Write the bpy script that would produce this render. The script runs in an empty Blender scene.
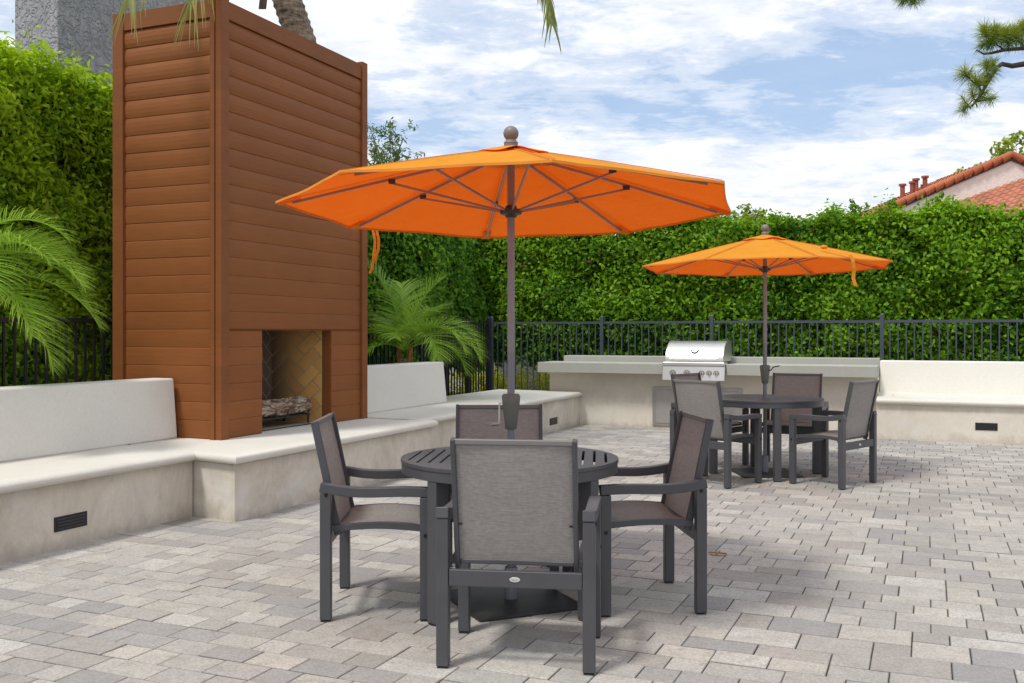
import bpy, math, random
import numpy as np
from mathutils import Vector, Matrix, noise as mnoise
random.seed(7); rng = np.random.default_rng(11)
scn = bpy.context.scene
COL = scn.collection
PI = math.pi
YAW = math.radians(-23.0)          # the patio is turned against the camera by this much
CA, SA = math.cos(math.radians(23)), math.sin(math.radians(23))
def P(v, u, z=0.0): return Vector((SA*u + CA*v, CA*u - SA*v, z))     # patio (across, along) -> world

# ------------------------------------------------------------------ camera, light, sky
cam = bpy.data.cameras.new('camera'); camo = bpy.data.objects.new('camera', cam); COL.objects.link(camo)
camo.location = (0, 0, 1.36); camo.rotation_euler = (PI/2, 0, 0)
cam.sensor_width = 36; cam.lens = 980/1024*36; cam.shift_y = -8.5/1024; cam.clip_end = 800; cam.clip_start = .05
scn.camera = camo
scn.view_settings.view_transform = 'Standard'; scn.view_settings.look = 'None'
scn.view_settings.exposure = 0.13; scn.view_settings.gamma = 1
scn.view_settings.use_curve_mapping = False
SUN_EL = math.radians(62); SUN_DIR = Vector((-.62, -.62, 0)).normalized()   # towards the sun, in plan
SUN_ENERGY, SUN_ANGLE, SKY_STRENGTH = 2.3, 9.0, 0.105
L = bpy.data.lights.new('sun', 'SUN'); L.energy = SUN_ENERGY; L.angle = math.radians(SUN_ANGLE); L.color = (1, .965, .9)
lo = bpy.data.objects.new('sun', L); COL.objects.link(lo)
sd = Vector((SUN_DIR.x*math.cos(SUN_EL), SUN_DIR.y*math.cos(SUN_EL), math.sin(SUN_EL)))
lo.rotation_euler = sd.to_track_quat('Z', 'Y').to_euler(); lo.location = (0, 0, 20)

class NT:
    """small helper for wiring nodes"""
    def __init__(s, tree): s.t = tree; s.n = tree.nodes; s.l = tree.links
    def add(s, typ, **kw):
        n = s.n.new(typ)
        for k, v in kw.items():
            if k.startswith('i_'):
                key = k[2:]; key = int(key) if key.isdigit() else key.replace('_', ' ')
                inp = n.inputs[key]
                if hasattr(v, 'links') or isinstance(v, bpy.types.NodeSocket): s.l.new(v, inp)
                else: inp.default_value = v
            else: setattr(n, k, v)
        return n
    def math(s, op, a, b=None, c=None, clamp=False):
        n = s.n.new('ShaderNodeMath'); n.operation = op; n.use_clamp = clamp
        for i, v in enumerate((a, b, c)):
            if v is None: continue
            if isinstance(v, bpy.types.NodeSocket): s.l.new(v, n.inputs[i])
            else: n.inputs[i].default_value = v
        return n.outputs[0]
    def mix(s, f, a, b, blend='MIX'):
        n = s.n.new('ShaderNodeMix'); n.data_type = 'RGBA'; n.blend_type = blend
        for i, v in ((0, f), (6, a), (7, b)):
            if isinstance(v, bpy.types.NodeSocket): s.l.new(v, n.inputs[i])
            else: n.inputs[i].default_value = v if i == 0 else (*v[:3], 1)
        return n.outputs[2]
    def ramp(s, f, stops, interp='LINEAR'):
        n = s.n.new('ShaderNodeValToRGB'); s.l.new(f, n.inputs[0]); n.color_ramp.interpolation = interp
        e = n.color_ramp.elements
        while len(e) < len(stops): e.new(.5)
        for k, (p, c) in enumerate(stops):
            e[k].position = p; e[k].color = (c, c, c, 1) if isinstance(c, (int, float)) else (*c[:3], 1)
        return n.outputs[0]
    def noise(s, vec, scale, detail=4, rough=.55, dist=0.0, scl=None):
        if scl is not None:
            m = s.n.new('ShaderNodeMapping'); s.l.new(vec, m.inputs[0]); m.inputs['Scale'].default_value = scl; vec = m.outputs[0]
        n = s.n.new('ShaderNodeTexNoise'); s.l.new(vec, n.inputs['Vector'])
        n.inputs['Scale'].default_value = scale; n.inputs['Detail'].default_value = detail
        n.inputs['Roughness'].default_value = rough; n.inputs['Distortion'].default_value = dist
        return n.outputs[0]

w = bpy.data.worlds.new('World'); scn.world = w; w.use_nodes = True
N = NT(w.node_tree); N.n.clear()
sky = N.add('ShaderNodeTexSky'); sky.sky_type = 'NISHITA'; sky.sun_disc = False
sky.sun_elevation = SUN_EL; sky.sun_rotation = math.atan2(SUN_DIR.x, SUN_DIR.y)
sky.air_density = 1.0; sky.dust_density = 1.0; sky.ozone_density = 1.5
tc = N.add('ShaderNodeTexCoord'); sep = N.add('ShaderNodeSeparateXYZ', i_0=tc.outputs['Generated'])
zz = N.math('ADD', N.math('MAXIMUM', sep.outputs[2], 0.0), .10)
px_ = N.math('DIVIDE', sep.outputs[0], zz); py_ = N.math('DIVIDE', sep.outputs[1], zz)
cv = N.add('ShaderNodeCombineXYZ', i_0=px_, i_1=py_, i_2=0.0)
n_big = N.noise(cv.outputs[0], .62, 3, .5, .3, scl=(.8, 1.25, 1)); n_med = N.noise(cv.outputs[0], 2.0, 6, .62, .35, scl=(.9, 1.2, 1))
n_fine = N.noise(cv.outputs[0], 8.5, 6, .68, .25, scl=(.8, 1.1, 1))
# a broad open band of blue lies across the sky about a dozen degrees up
band = N.math('SUBTRACT', sep.outputs[2], N.math('MULTIPLY_ADD', sep.outputs[0], .07, .215))
band = N.math('MULTIPLY', N.math('POWER', 2.71828, N.math('MULTIPLY', N.math('MULTIPLY', band, band), -520.0)), .10)
dens = N.math('ADD', N.math('MULTIPLY', n_big, .40), N.math('ADD', N.math('MULTIPLY', n_med, .46), N.math('MULTIPLY', n_fine, .30)))
dens = N.math('SUBTRACT', dens, band)
low = N.ramp(sep.outputs[2], [(0.0, .22), (.12, .13), (.2, .0)])
dens = N.math('ADD', dens, low)
mask = N.ramp(dens, [(.43, .12), (.505, .50), (.60, 1.0)], 'EASE')
shade = N.noise(cv.outputs[0], 4.2, 6, .65, .2)
ccol = N.mix(N.ramp(shade, [(.35, 0.0), (.6, 1.0)]), (6.9, 7.5, 8.6), (9.7, 9.7, 9.8))
# thin veil everywhere lifts the blue
veil = N.mix(.5, sky.outputs[0], (4.6, 6.6, 9.8))
out = N.mix(mask, veil, ccol)
bg = N.add('ShaderNodeBackground', i_0=out); bg.inputs[1].default_value = SKY_STRENGTH
wo = N.add('ShaderNodeOutputWorld', i_0=bg.outputs[0])

# ------------------------------------------------------------------ materials
def newmat(name):
    m = bpy.data.materials.new(name); m.use_nodes = True; n = NT(m.node_tree)
    return m, n, n.n['Principled BSDF']
def obj_coord(n): return n.add('ShaderNodeTexCoord').outputs['Object']
def bump(n, b, h, strength, dist=.01):
    x = n.add('ShaderNodeBump', i_Height=h); x.inputs['Strength'].default_value = strength; x.inputs['Distance'].default_value = dist
    n.l.new(x.outputs[0], b.inputs['Normal'])
def simple(name, col, rough=.5, metal=0.0, var=.12, vs=6.0, bs=0.0, bscale=80, spec=.5):
    m, n, b = newmat(name); c = obj_coord(n)
    f = n.ramp(n.noise(c, vs, 5, .6), [(.3, 0.0), (.7, 1.0)])
    a = tuple(x*(1-var) for x in col); d = tuple(min(1, x*(1+var)) for x in col)
    n.l.new(n.mix(f, a, d), b.inputs['Base Color']); b.inputs['Roughness'].default_value = rough; b.inputs['Metallic'].default_value = metal
    b.inputs['Specular IOR Level'].default_value = spec
    if bs: bump(n, b, n.noise(c, bscale, 3, .6), bs, .003)
    return m
def stucco(name, base, stain, stain_amt, bs=.25, streak=True, dirt=False):
    m, n, b = newmat(name); c = obj_coord(n)
    big = n.ramp(n.noise(c, 1.3, 5, .65, .6), [(.35, 0.0), (.68, 1.0)])
    st = n.ramp(n.noise(c, 2.2, 7, .72, 1.6, scl=(1.4, 1.4, .8)), [(.40, 0.0), (.66, 1.0)])
    fine = n.noise(c, 45, 4, .6)
    f = n.math('MULTIPLY', n.math('ADD', n.math('MULTIPLY', big, .6), n.math('MULTIPLY', st, .55 if streak else .1)), stain_amt)
    col = n.mix(f, base, stain)
    col = n.mix(n.math('MULTIPLY', n.ramp(fine, [(.35, 0.0), (.65, 1.0)]), .16), col, tuple(x*.6 for x in base))
    z = n.add('ShaderNodeSeparateXYZ', i_0=c).outputs[2]
    if dirt:
        jag = n.math('MULTIPLY', n.math('SUBTRACT', n.noise(c, 5, 5, .7, .4, scl=(1, 1, .5)), .5), .42)
        lowd = n.ramp(n.math('ADD', z, jag), [(.0, 1.0), (.09, .0)]); upd = n.ramp(n.math('ADD', z, n.math('MULTIPLY', jag, .6)), [(.34, .0), (.425, 1.0)])
        col = n.mix(n.math('MULTIPLY', lowd, .38), col, tuple(x*.6 for x in stain)); col = n.mix(n.math('MULTIPLY', upd, .35), col, tuple(x*.6 for x in stain))
        pale = n.ramp(n.noise(c, 1.7, 5, .6, .9, scl=(1, 1, 1.6)), [(.55, 0.0), (.68, 1.0)]); col = n.mix(n.math('MULTIPLY', pale, .35), col, (.72, .72, .70))
    n.l.new(col, b.inputs['Base Color']); b.inputs['Roughness'].default_value = .85; b.inputs['Specular IOR Level'].default_value = .25
    h = n.math('ADD', n.math('MULTIPLY', n.noise(c, 9, 4, .6), .7), n.math('MULTIPLY', n.noise(c, 120, 3, .6), .25))
    bump(n, b, h, bs, .01)
    return m
M = {}
M['bench'] = stucco('bench stucco', (.73, .675, .585), (.47, .415, .335), .85, .3, True, True)
M['cap'] = stucco('bench cap plaster', (.72, .69, .625), (.52, .475, .40), .6, .2, False)
M['back'] = stucco('backrest plaster', (.74, .72, .665), (.60, .57, .50), .45, .12, False)
M['counterwall'] = stucco('counter stucco', (.78, .725, .63), (.60, .53, .42), .6, .25, True, True)
M['countertop'] = stucco('countertop concrete', (.43, .43, .385), (.33, .33, .29), .6, .08, False)
M['metal'] = simple('charcoal powder coat', (.068, .068, .075), .42, 0, .08, 9, .05, 400)
M['plate'] = simple('worn black steel plate', (.028, .028, .030), .5, 0, .5, 5, .15, 90)
M['rail'] = simple('chair top rail', (.17, .165, .155), .45, 0, .05)
M['fence'] = simple('slate blue fence paint', (.06, .073, .104), .5, 0, .1)
M['fence_dark'] = simple('black fence paint', (.022, .023, .028), .5, 0, .1)
M['bolt'] = simple('dark bolt', (.02, .02, .022), .35, .6)
M['badge'] = simple('pale oval badge', (.62, .62, .60), .35, .3, .1, 60)
M['black'] = simple('black vent plastic', (.012, .012, .014), .5)
M['lens'] = simple('vent slat', (.035, .037, .045), .4)
M['steel'] = simple('brushed steel', (.74, .72, .68), .40, 1.0, .06, 3, .04, 60)
M['steel_dull'] = simple('dull steel', (.40, .38, .35), .45, .7, .08, 4)
M['steel_door'] = simple('access door steel', (.42, .40, .37), .5, .5, .08, 4)
M['knob'] = simple('knob dark', (.04, .04, .042), .4)
M['pole_low'] = simple('grey aluminium pole', (.21, .215, .235), .4, .4, .06)
M['pole_up'] = simple('taupe umbrella pole', (.26, .25, .255), .45, .15, .08)
M['rib'] = simple('bronze umbrella rib', (.36, .29, .25), .4, .3, .08)
M['runner'] = simple('dark umbrella hub', (.05, .045, .045), .45)
M['crankbox'] = simple('grey green crank housing', (.13, .135, .112), .55)
M['finial'] = simple('finial resin', (.19, .165, .16), .45, 0, .1, 12)
M['dryleaf'] = simple('dry brown leaf', (.10, .055, .025), .8)
M['soot'] = simple('sooty masonry', (.035, .030, .026), .9, 0, .4, 5)
M['iron'] = simple('grate iron', (.02, .018, .017), .6)
M['pipe'] = simple('rusty vent pipe', (.32, .085, .05), .7, 0, .15)
M['dark_eave'] = simple('dark eave', (.05, .045, .04), .7)
M['sand'] = simple('joint sand', (.05, .04, .03), .95, 0, .35, 30)
M['soil'] = simple('planting soil', (.05, .036, .024), .95, 0, .4, 3, .4, 30)
M['pale_wall'] = stucco('pale boundary wall', (.50, .49, .46), (.35, .34, .32), .5)
M['grey_gate'] = simple('grey boards', (.16, .16, .18), .7)

def stucco_house(name, base, dark, bs=.9):
    m, n, b = newmat(name); c = obj_coord(n)
    nn = n.noise(c, 5.5, 4, .6, 1.5, scl=(1, 1, .55))
    n.l.new(n.mix(n.ramp(nn, [(.4, 0.0), (.6, 1.0)]), base, dark), b.inputs['Base Color']); b.inputs['Roughness'].default_value = .95
    bump(n, b, n.ramp(n.noise(c, 9, 3, .55, 1.6, scl=(1, 1, .9)), [(.42, 0.0), (.56, 1.0)]), bs, .02)
    return m
M['tower'] = stucco_house('trowelled grey stucco', (.40, .40, .405), (.33, .33, .34))
M['gable'] = stucco_house('pale house stucco', (.84, .77, .70), (.80, .73, .66), .25)

def wood_paint(name, base):
    m, n, b = newmat(name); c = obj_coord(n)
    grain = n.noise(c, 3, 5, .6, .3, scl=(1.5, 1.5, 22)); blot = n.noise(c, 1.6, 4, .6)
    f = n.math('ADD', n.math('MULTIPLY', grain, .5), n.math('MULTIPLY', blot, .5))
    col = n.mix(n.ramp(f, [(.32, 0.0), (.68, 1.0)]), tuple(x*.84 for x in base), tuple(x*1.12 for x in base))
    zz_ = n.add('ShaderNodeSeparateXYZ', i_0=c).outputs[2]; wn = n.add('ShaderNodeTexWhiteNoise'); wn.noise_dimensions = '1D'
    n.l.new(n.math('FLOOR', n.math('DIVIDE', n.math('SUBTRACT', zz_, .49), .1500)), wn.inputs['W'])
    col = n.mix(n.math('MULTIPLY', wn.outputs[0], .30), col, tuple(x*.66 for x in base))
    chips = n.ramp(n.noise(c, 9, 6, .75, .2, scl=(1, 1, 3)), [(.70, 0.0), (.72, 1.0)])
    col = n.mix(n.math('MULTIPLY', chips, .35), col, (.50, .36, .27))
    n.l.new(col, b.inputs['Base Color']); b.inputs['Roughness'].default_value = .55; b.inputs['Specular IOR Level'].default_value = .22
    bump(n, b, grain, .12, .003)
    return m
M['wood'] = wood_paint('red brown painted boards', (.258, .090, .026))
M['trim'] = wood_paint('red brown painted trim', (.235, .082, .025))

def attr_mat(name, build):
    m, n, b = newmat(name); a = n.add('ShaderNodeAttribute', attribute_name='tint')
    build(n, b, a.outputs['Color'], obj_coord(n)); return m
def paver_build(n, b, tint, c):
    n1 = n.noise(c, 6, 6, .65, .3); n2 = n.noise(c, 70, 6, .8)
    col = n.mix(n.math('MULTIPLY', n.ramp(n1, [(.35, 0.0), (.72, 1.0)]), .30), tint, (.26, .25, .24))
    col = n.mix(n.math('MULTIPLY', n.ramp(n2, [(.42, 1.0), (.56, 0.0)]), .42), col, (.15, .135, .115))
    blot = n.noise(c, .9, 4, .6, .4)
    col = n.mix(n.math('MULTIPLY', n.ramp(blot, [(.45, 0.0), (.7, 1.0)]), .22), col, (.20, .185, .17))
    sp = n.ramp(n.noise(c, 2.2, 5, .75, .8), [(.60, 0.0), (.72, 1.0)])
    col = n.mix(n.math('MULTIPLY', sp, .38), col, (.20, .14, .09))
    gr_ = n.ramp(n.noise(c, 15, 6, .75, .5), [(.50, 0.0), (.66, 1.0)])
    col = n.mix(n.math('MULTIPLY', gr_, .42), col, (.22, .21, .20))
    n.l.new(col, b.inputs['Base Color']); b.inputs['Roughness'].default_value = .88; b.inputs['Specular IOR Level'].default_value = .25
    bump(n, b, n.math('ADD', n.math('MULTIPLY', n2, .6), n.noise(c, 28, 4, .6)), .38, .004)
M['paver'] = attr_mat('concrete pavers', paver_build)
def brick_build(n, b, tint, c):
    col = n.mix(n.math('MULTIPLY', n.noise(c, 22, 4, .6), .4), tint, (.18, .11, .05))
    n.l.new(col, b.inputs['Base Color']); b.inputs['Roughness'].default_value = .9
M['firebrick'] = attr_mat('ochre firebrick', brick_build)
M['grout'] = simple('fire grout', (.30, .25, .18), .95, 0, .3)
def tile_build(n, b, tint, c):
    n.l.new(n.mix(n.math('MULTIPLY', n.noise(c, 9, 4, .6), .35), tint, (.22, .055, .025)), b.inputs['Base Color']); b.inputs['Roughness'].default_value = .8
M['tile'] = attr_mat('clay roof tile', tile_build)

def leafmat(name, dark, light, trans=.35, rough=.45, tcol=None):
    m = bpy.data.materials.new(name); m.use_nodes = True; n = NT(m.node_tree); b = n.n['Principled BSDF']; o = n.n['Material Output']
    a = n.add('ShaderNodeAttribute', attribute_name='tint'); s = n.add('ShaderNodeSeparateColor', i_0=a.outputs['Color'])
    col = n.mix(s.outputs[0], dark, light)
    col = n.mix(s.outputs[1], col, (.20, .085, .03))
    n.l.new(col, b.inputs['Base Color']); b.inputs['Roughness'].default_value = rough; b.inputs['Specular IOR Level'].default_value = .22
    t = n.add('ShaderNodeBsdfTranslucent'); n.l.new(n.mix(.5, col, tcol or light), t.inputs[0])
    x = n.add('ShaderNodeMixShader', i_0=trans); n.l.new(b.outputs[0], x.inputs[1]); n.l.new(t.outputs[0], x.inputs[2]); n.l.new(x.outputs[0], o.inputs[0])
    return m
M['leaf_left'] = leafmat('bright shrub leaf', (.055, .18, .008), (.50, .70, .018), .42, .55)
M['leaf_mid'] = leafmat('deep green leaf', (.028, .125, .010), (.23, .46, .030), .38, .55)
M['leaf_back'] = leafmat('hedge leaf', (.028, .115, .006), (.27, .49, .014), .38, .55)
M['leaf_yellow'] = leafmat('yellow groundcover leaf', (.30, .38, .01), (.62, .62, .02), .4)
M['leaf_wisp'] = leafmat('fine tree leaf', (.06, .13, .03), (.20, .30, .06), .35)
M['leaf_far'] = leafmat('far tree leaf', (.12, .20, .02), (.42, .50, .05), .35)
M['palm'] = leafmat('palm leaflet', (.08, .24, .015), (.44, .64, .08), .35, .35)
M['palm_high'] = leafmat('tall palm leaflet', (.10, .16, .03), (.40, .40, .12), .35, .4)
M['needle'] = leafmat('pine needle', (.04, .11, .03), (.36, .43, .03), .25)
M['hedge_core'] = simple('hedge shade core', (.012, .022, .006), .95, 0, .5, 4)  # near-black colour stands in for the shade deep in the hedge
M['bark'] = simple('brown bark', (.10, .07, .05), .9, 0, .4, 12, .6, 30)
M['pinebark'] = simple('pine twig bark', (.05, .037, .03), .9, 0, .3, 12)

def palmbark():
    m, n, b = newmat('ringed palm bark'); c = obj_coord(n)
    ring = n.noise(c, 4, 4, .6, .8, scl=(1, 1, 5)); r2 = n.noise(c, 26, 4, .7, .3, scl=(1, 1, .4))
    f = n.math('ADD', n.math('MULTIPLY', ring, .6), n.math('MULTIPLY', r2, .4))
    n.l.new(n.ramp(f, [(.36, (.055, .04, .03)), (.5, (.24, .175, .125)), (.62, (.40, .32, .24))]), b.inputs['Base Color'])
    b.inputs['Roughness'].default_value = .9; bump(n, b, f, .9, .03); return m
M['palmbark'] = palmbark()
M['fibre'] = simple('palm boot fibre', (.34, .15, .055), .85, 0, .35, 14, .5, 40)
def logbark():
    m, n, b = newmat('fire log bark'); c = obj_coord(n)
    f = n.noise(c, 5, 6, .75, 1.2, scl=(1, 1.0, 4)); n.l.new(n.ramp(f, [(.36, (.03, .02, .014)), (.47, (.17, .10, .06)), (.56, (.45, .36, .27)), (.68, (.62, .56, .48))]), b.inputs['Base Color'])
    b.inputs['Roughness'].default_value = .9; bump(n, b, f, 1, .02); return m
M['logbark'] = logbark()

def canopy_mat():
    m = bpy.data.materials.new('orange canopy fabric'); m.use_nodes = True; n = NT(m.node_tree); b = n.n['Principled BSDF']; o = n.n['Material Output']
    c = obj_coord(n); f = n.ramp(n.noise(c, 3, 4, .6), [(.3, 0.0), (.7, 1.0)])
    col = n.mix(f, (.93, .40, .040), (.97, .47, .065))
    n.l.new(col, b.inputs['Base Color']); b.inputs['Roughness'].default_value = .9; b.inputs['Specular IOR Level'].default_value = .04
    wr = n.math('ADD', n.noise(c, 4, 4, .6, .8), n.math('MULTIPLY', n.noise(c, 260, 2, .5), .05))
    bump(n, b, wr, .8, .05)
    t = n.add('ShaderNodeBsdfTranslucent'); t.inputs[0].default_value = (.74, .050, .0, 1)
    x = n.add('ShaderNodeMixShader', i_0=.42); n.l.new(b.outputs[0], x.inputs[1]); n.l.new(t.outputs[0], x.inputs[2]); n.l.new(x.outputs[0], o.inputs[0])
    return m
M['canopy'] = canopy_mat()
M['hem'] = simple('canopy hem', (.80, .27, .03), .9)
M['seam'] = simple('canopy seam thread', (.62, .17, .012), .9)
def sling_mat(name, base, holes):
    m = bpy.data.materials.new(name); m.use_nodes = True; n = NT(m.node_tree); b = n.n['Principled BSDF']; o = n.n['Material Output']
    c = obj_coord(n)
    st = n.noise(c, 9, 5, .75, 0, scl=(1.1, 36, 36)); st2 = n.noise(c, 60, 2, .6)
    f = n.ramp(n.math('ADD', n.math('MULTIPLY', st, .75), n.math('MULTIPLY', st2, .25)), [(.34, 0.0), (.66, 1.0)])
    n.l.new(n.mix(f, tuple(x*.62 for x in base), tuple(x*1.35 for x in base)), b.inputs['Base Color']); b.inputs['Roughness'].default_value = .65
    tr = n.add('ShaderNodeBsdfTransparent'); tl = n.add('ShaderNodeBsdfTranslucent'); tl.inputs[0].default_value = (*base, 1)
    x = n.add('ShaderNodeMixShader', i_0=.35); n.l.new(b.outputs[0], x.inputs[1]); n.l.new(tl.outputs[0], x.inputs[2])
    y = n.add('ShaderNodeMixShader', i_0=holes); n.l.new(x.outputs[0], y.inputs[1]); n.l.new(tr.outputs[0], y.inputs[2]); n.l.new(y.outputs[0], o.inputs[0])
    return m
M['sling'] = sling_mat('woven sling mesh', (.41, .392, .372), .18)

# ------------------------------------------------------------------ mesh helpers
class MB:
    def __init__(s): s.v = []; s.f = []; s.tint = None
    def quad(s, pts):
        k = len(s.v); s.v += [tuple(p) for p in pts]; s.f.append(tuple(range(k, k+len(pts)))); return s
    def box(s, c, d, rz=0.0, taper=1.0):
        x, y, z = d[0]/2, d[1]/2, d[2]/2; k = len(s.v); ca, sa = math.cos(rz), math.sin(rz)
        for (i, j, q) in ((-1,-1,-1),(1,-1,-1),(1,1,-1),(-1,1,-1),(-1,-1,1),(1,-1,1),(1,1,1),(-1,1,1)):
            t = taper if q > 0 else 1.0; a, b = i*x*t, j*y*t
            s.v.append((c[0]+a*ca-b*sa, c[1]+a*sa+b*ca, c[2]+q*z))
        for f in ((0,3,2,1),(4,5,6,7),(0,1,5,4),(1,2,6,5),(2,3,7,6),(3,0,4,7)): s.f.append(tuple(k+i for i in f))
        return s
    def bb(s, x0, x1, y0, y1, z0, z1): return s.box(((x0+x1)/2, (y0+y1)/2, (z0+z1)/2), (x1-x0, y1-y0, z1-z0))
    def hexa(s, p):        # 8 explicit corners: bottom 4 ccw, top 4 ccw
        k = len(s.v); s.v += [tuple(q) for q in p]
        for f in ((0,3,2,1),(4,5,6,7),(0,1,5,4),(1,2,6,5),(2,3,7,6),(3,0,4,7)): s.f.append(tuple(k+i for i in f))
        return s
    def beam(s, pts, w, h, side=None):      # rectangular section swept along points; w sideways, h in the other direction
        pts = [Vector(p) for p in pts]; rings = []
        for i, p in enumerate(pts):
            t = (pts[min(i+1, len(pts)-1)] - pts[max(i-1, 0)]).normalized()
            sx = Vector(side).normalized() if side else t.cross(Vector((0, 0, 1))).normalized()
            up = sx.cross(t).normalized(); k = len(s.v)
            for (a, b) in ((-1,-1),(1,-1),(1,1),(-1,1)): s.v.append(tuple(p + sx*a*w/2 + up*b*h/2))
            rings.append(k)
        for a, b in zip(rings, rings[1:]):
            for j in range(4): s.f.append((a+j, a+(j+1)%4, b+(j+1)%4, b+j))
        s.f.append(tuple(rings[0]+j for j in (3,2,1,0))); s.f.append(tuple(rings[-1]+j for j in range(4)))
        return s
    def tube(s, pts, rad, n=10, cap=True):
        pts = [Vector(p) for p in pts]
        if not hasattr(rad, '__len__'): rad = [rad]*len(pts)
        rings = []; ref = None
        for i, p in enumerate(pts):
            t = (pts[min(i+1, len(pts)-1)] - pts[max(i-1, 0)]).normalized()
            if ref is None: ref = t.orthogonal().normalized()
            ref = (ref - t*ref.dot(t)).normalized(); b = t.cross(ref); k = len(s.v)
            for j in range(n):
                a = 2*PI*j/n; s.v.append(tuple(p + (ref*math.cos(a) + b*math.sin(a))*rad[i]))
            rings.append(k)
        for a, b in zip(rings, rings[1:]):
            for j in range(n): s.f.append((a+j, a+(j+1)%n, b+(j+1)%n, b+j))
        if cap:
            s.f.append(tuple(rings[0]+j for j in reversed(range(n)))); s.f.append(tuple(rings[-1]+j for j in range(n)))
        return s
    def lathe(s, prof, c=(0,0,0), n=24):
        rings = []
        for (r, z) in prof:
            k = len(s.v)
            for j in range(n):
                a = 2*PI*j/n; s.v.append((c[0]+r*math.cos(a), c[1]+r*math.sin(a), c[2]+z))
            rings.append(k)
        for a, b in zip(rings, rings[1:]):
            for j in range(n): s.f.append((a+j, a+(j+1)%n, b+(j+1)%n, b+j))
        s.f.append(tuple(rings[0]+j for j in reversed(range(n)))); s.f.append(tuple(rings[-1]+j for j in range(n)))
        return s
    def prism(s, poly, z0, z1):
        n = len(poly); k = len(s.v); s.v += [(x, y, z0) for x, y in poly] + [(x, y, z1) for x, y in poly]
        s.f.append(tuple(k+i for i in reversed(range(n)))); s.f.append(tuple(k+n+i for i in range(n)))
        for i in range(n): s.f.append((k+i, k+(i+1)%n, k+n+(i+1)%n, k+n+i))
        return s
    def build(s, name, mat, parent=None, off=(0,0,0), smooth=False, bevel=0.0, seg=2, tints=None):
        me = bpy.data.meshes.new(name)
        me.from_pydata([(x-off[0], y-off[1], z-off[2]) for x, y, z in s.v], [], s.f)
        if smooth: me.polygons.foreach_set('use_smooth', [True]*len(me.polygons))
        if tints is not None:
            a = me.color_attributes.new('tint', 'FLOAT_COLOR', 'POINT')
            a.data.foreach_set('color', np.array(tints, dtype=np.float32).ravel())
        me.update()
        o = bpy.data.objects.new(name, me); COL.objects.link(o); me.materials.append(mat)
        if parent: o.parent = parent
        if bevel:
            b = o.modifiers.new('bevel', 'BEVEL'); b.width = bevel; b.segments = seg; b.limit_method = 'ANGLE'; b.angle_limit = math.radians(35)
        if smooth == 'auto' or bevel:
            me.polygons.foreach_set('use_smooth', [True]*len(me.polygons))
            me.set_sharp_from_angle(angle=math.radians(40))
            if bevel: o.modifiers['bevel'].harden_normals = True
        return o
def tag(o, label=None, cat=None, group=None, kind=None):
    if label: o['label'] = label
    if cat: o['category'] = cat
    if group: o['group'] = group
    if kind: o['kind'] = kind
    return o
def empty(name, loc=(0,0,0), rz=0.0, **kw):
    o = bpy.data.objects.new(name, None); COL.objects.link(o); o.location = loc; o.rotation_euler = (0, 0, rz)
    o.empty_display_size = .1; return tag(o, **kw)
def pthing(name, v, u, **kw):          # a thing that stands square to the patio; build parts with off=root_off
    o = empty(name, P(v, u), YAW, **kw); return o, (v, u, 0)
def children(o): return [c for c in bpy.data.objects if c.parent == o]
def copy_tree(o, parent=None):
    kids = children(o); c = o.copy(); COL.objects.link(c)
    if parent: c.parent = parent
    for k in kids: copy_tree(k, c)
    return c

def leaf_object(name, mat, pos, nrm, length, width, tint, parent=None, off=(0,0,0), spread=.8, fold=.25):
    """many small folded leaves, each its own rhombus"""
    n = len(pos); pos = np.asarray(pos, float) - np.array(off); nrm = np.asarray(nrm, float) + rng.normal(0, spread, (n, 3))
    nrm /= np.linalg.norm(nrm, axis=1)[:, None] + 1e-9
    t = rng.normal(0, 1, (n, 3)); t -= nrm*(t*nrm).sum(1)[:, None]; t /= np.linalg.norm(t, axis=1)[:, None] + 1e-9
    b = np.cross(nrm, t); Ls = (length*rng.uniform(.45, 1.45, n))[:, None]; Ws = (width*rng.uniform(.7, 1.25, n))[:, None]
    V = np.empty((n, 4, 3)); V[:, 0] = pos - t*Ls/2; V[:, 2] = pos + t*Ls/2 - nrm*Ls*.12
    V[:, 1] = pos + b*Ws/2 + nrm*Ws*fold - t*Ls*.08; V[:, 3] = pos - b*Ws/2 + nrm*Ws*fold - t*Ls*.08
    me = bpy.data.meshes.new(name); me.vertices.add(n*4); me.vertices.foreach_set('co', V.ravel())
    me.loops.add(n*4); me.loops.foreach_set('vertex_index', np.arange(n*4, dtype=np.int32))
    me.polygons.add(n); me.polygons.foreach_set('loop_start', np.arange(0, n*4, 4, dtype=np.int32)); me.polygons.foreach_set('loop_total', np.full(n, 4, np.int32))
    me.update(calc_edges=True); a = me.color_attributes.new('tint', 'FLOAT_COLOR', 'POINT')
    T = np.zeros((n, 4, 4), np.float32); T[:, :, 3] = 1
    for k in range(2): T[:, :, k] = np.clip(np.asarray(tint)[:, k], 0, 1)[:, None]
    a.data.foreach_set('color', T.ravel()); me.materials.append(mat)
    o = bpy.data.objects.new(name, me); COL.objects.link(o)
    if parent: o.parent = parent
    return o
def field(p, s, seed=0.0): return mnoise.noise(Vector((p[0]*s+seed, p[1]*s-seed, p[2]*s+seed*.7)))
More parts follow.
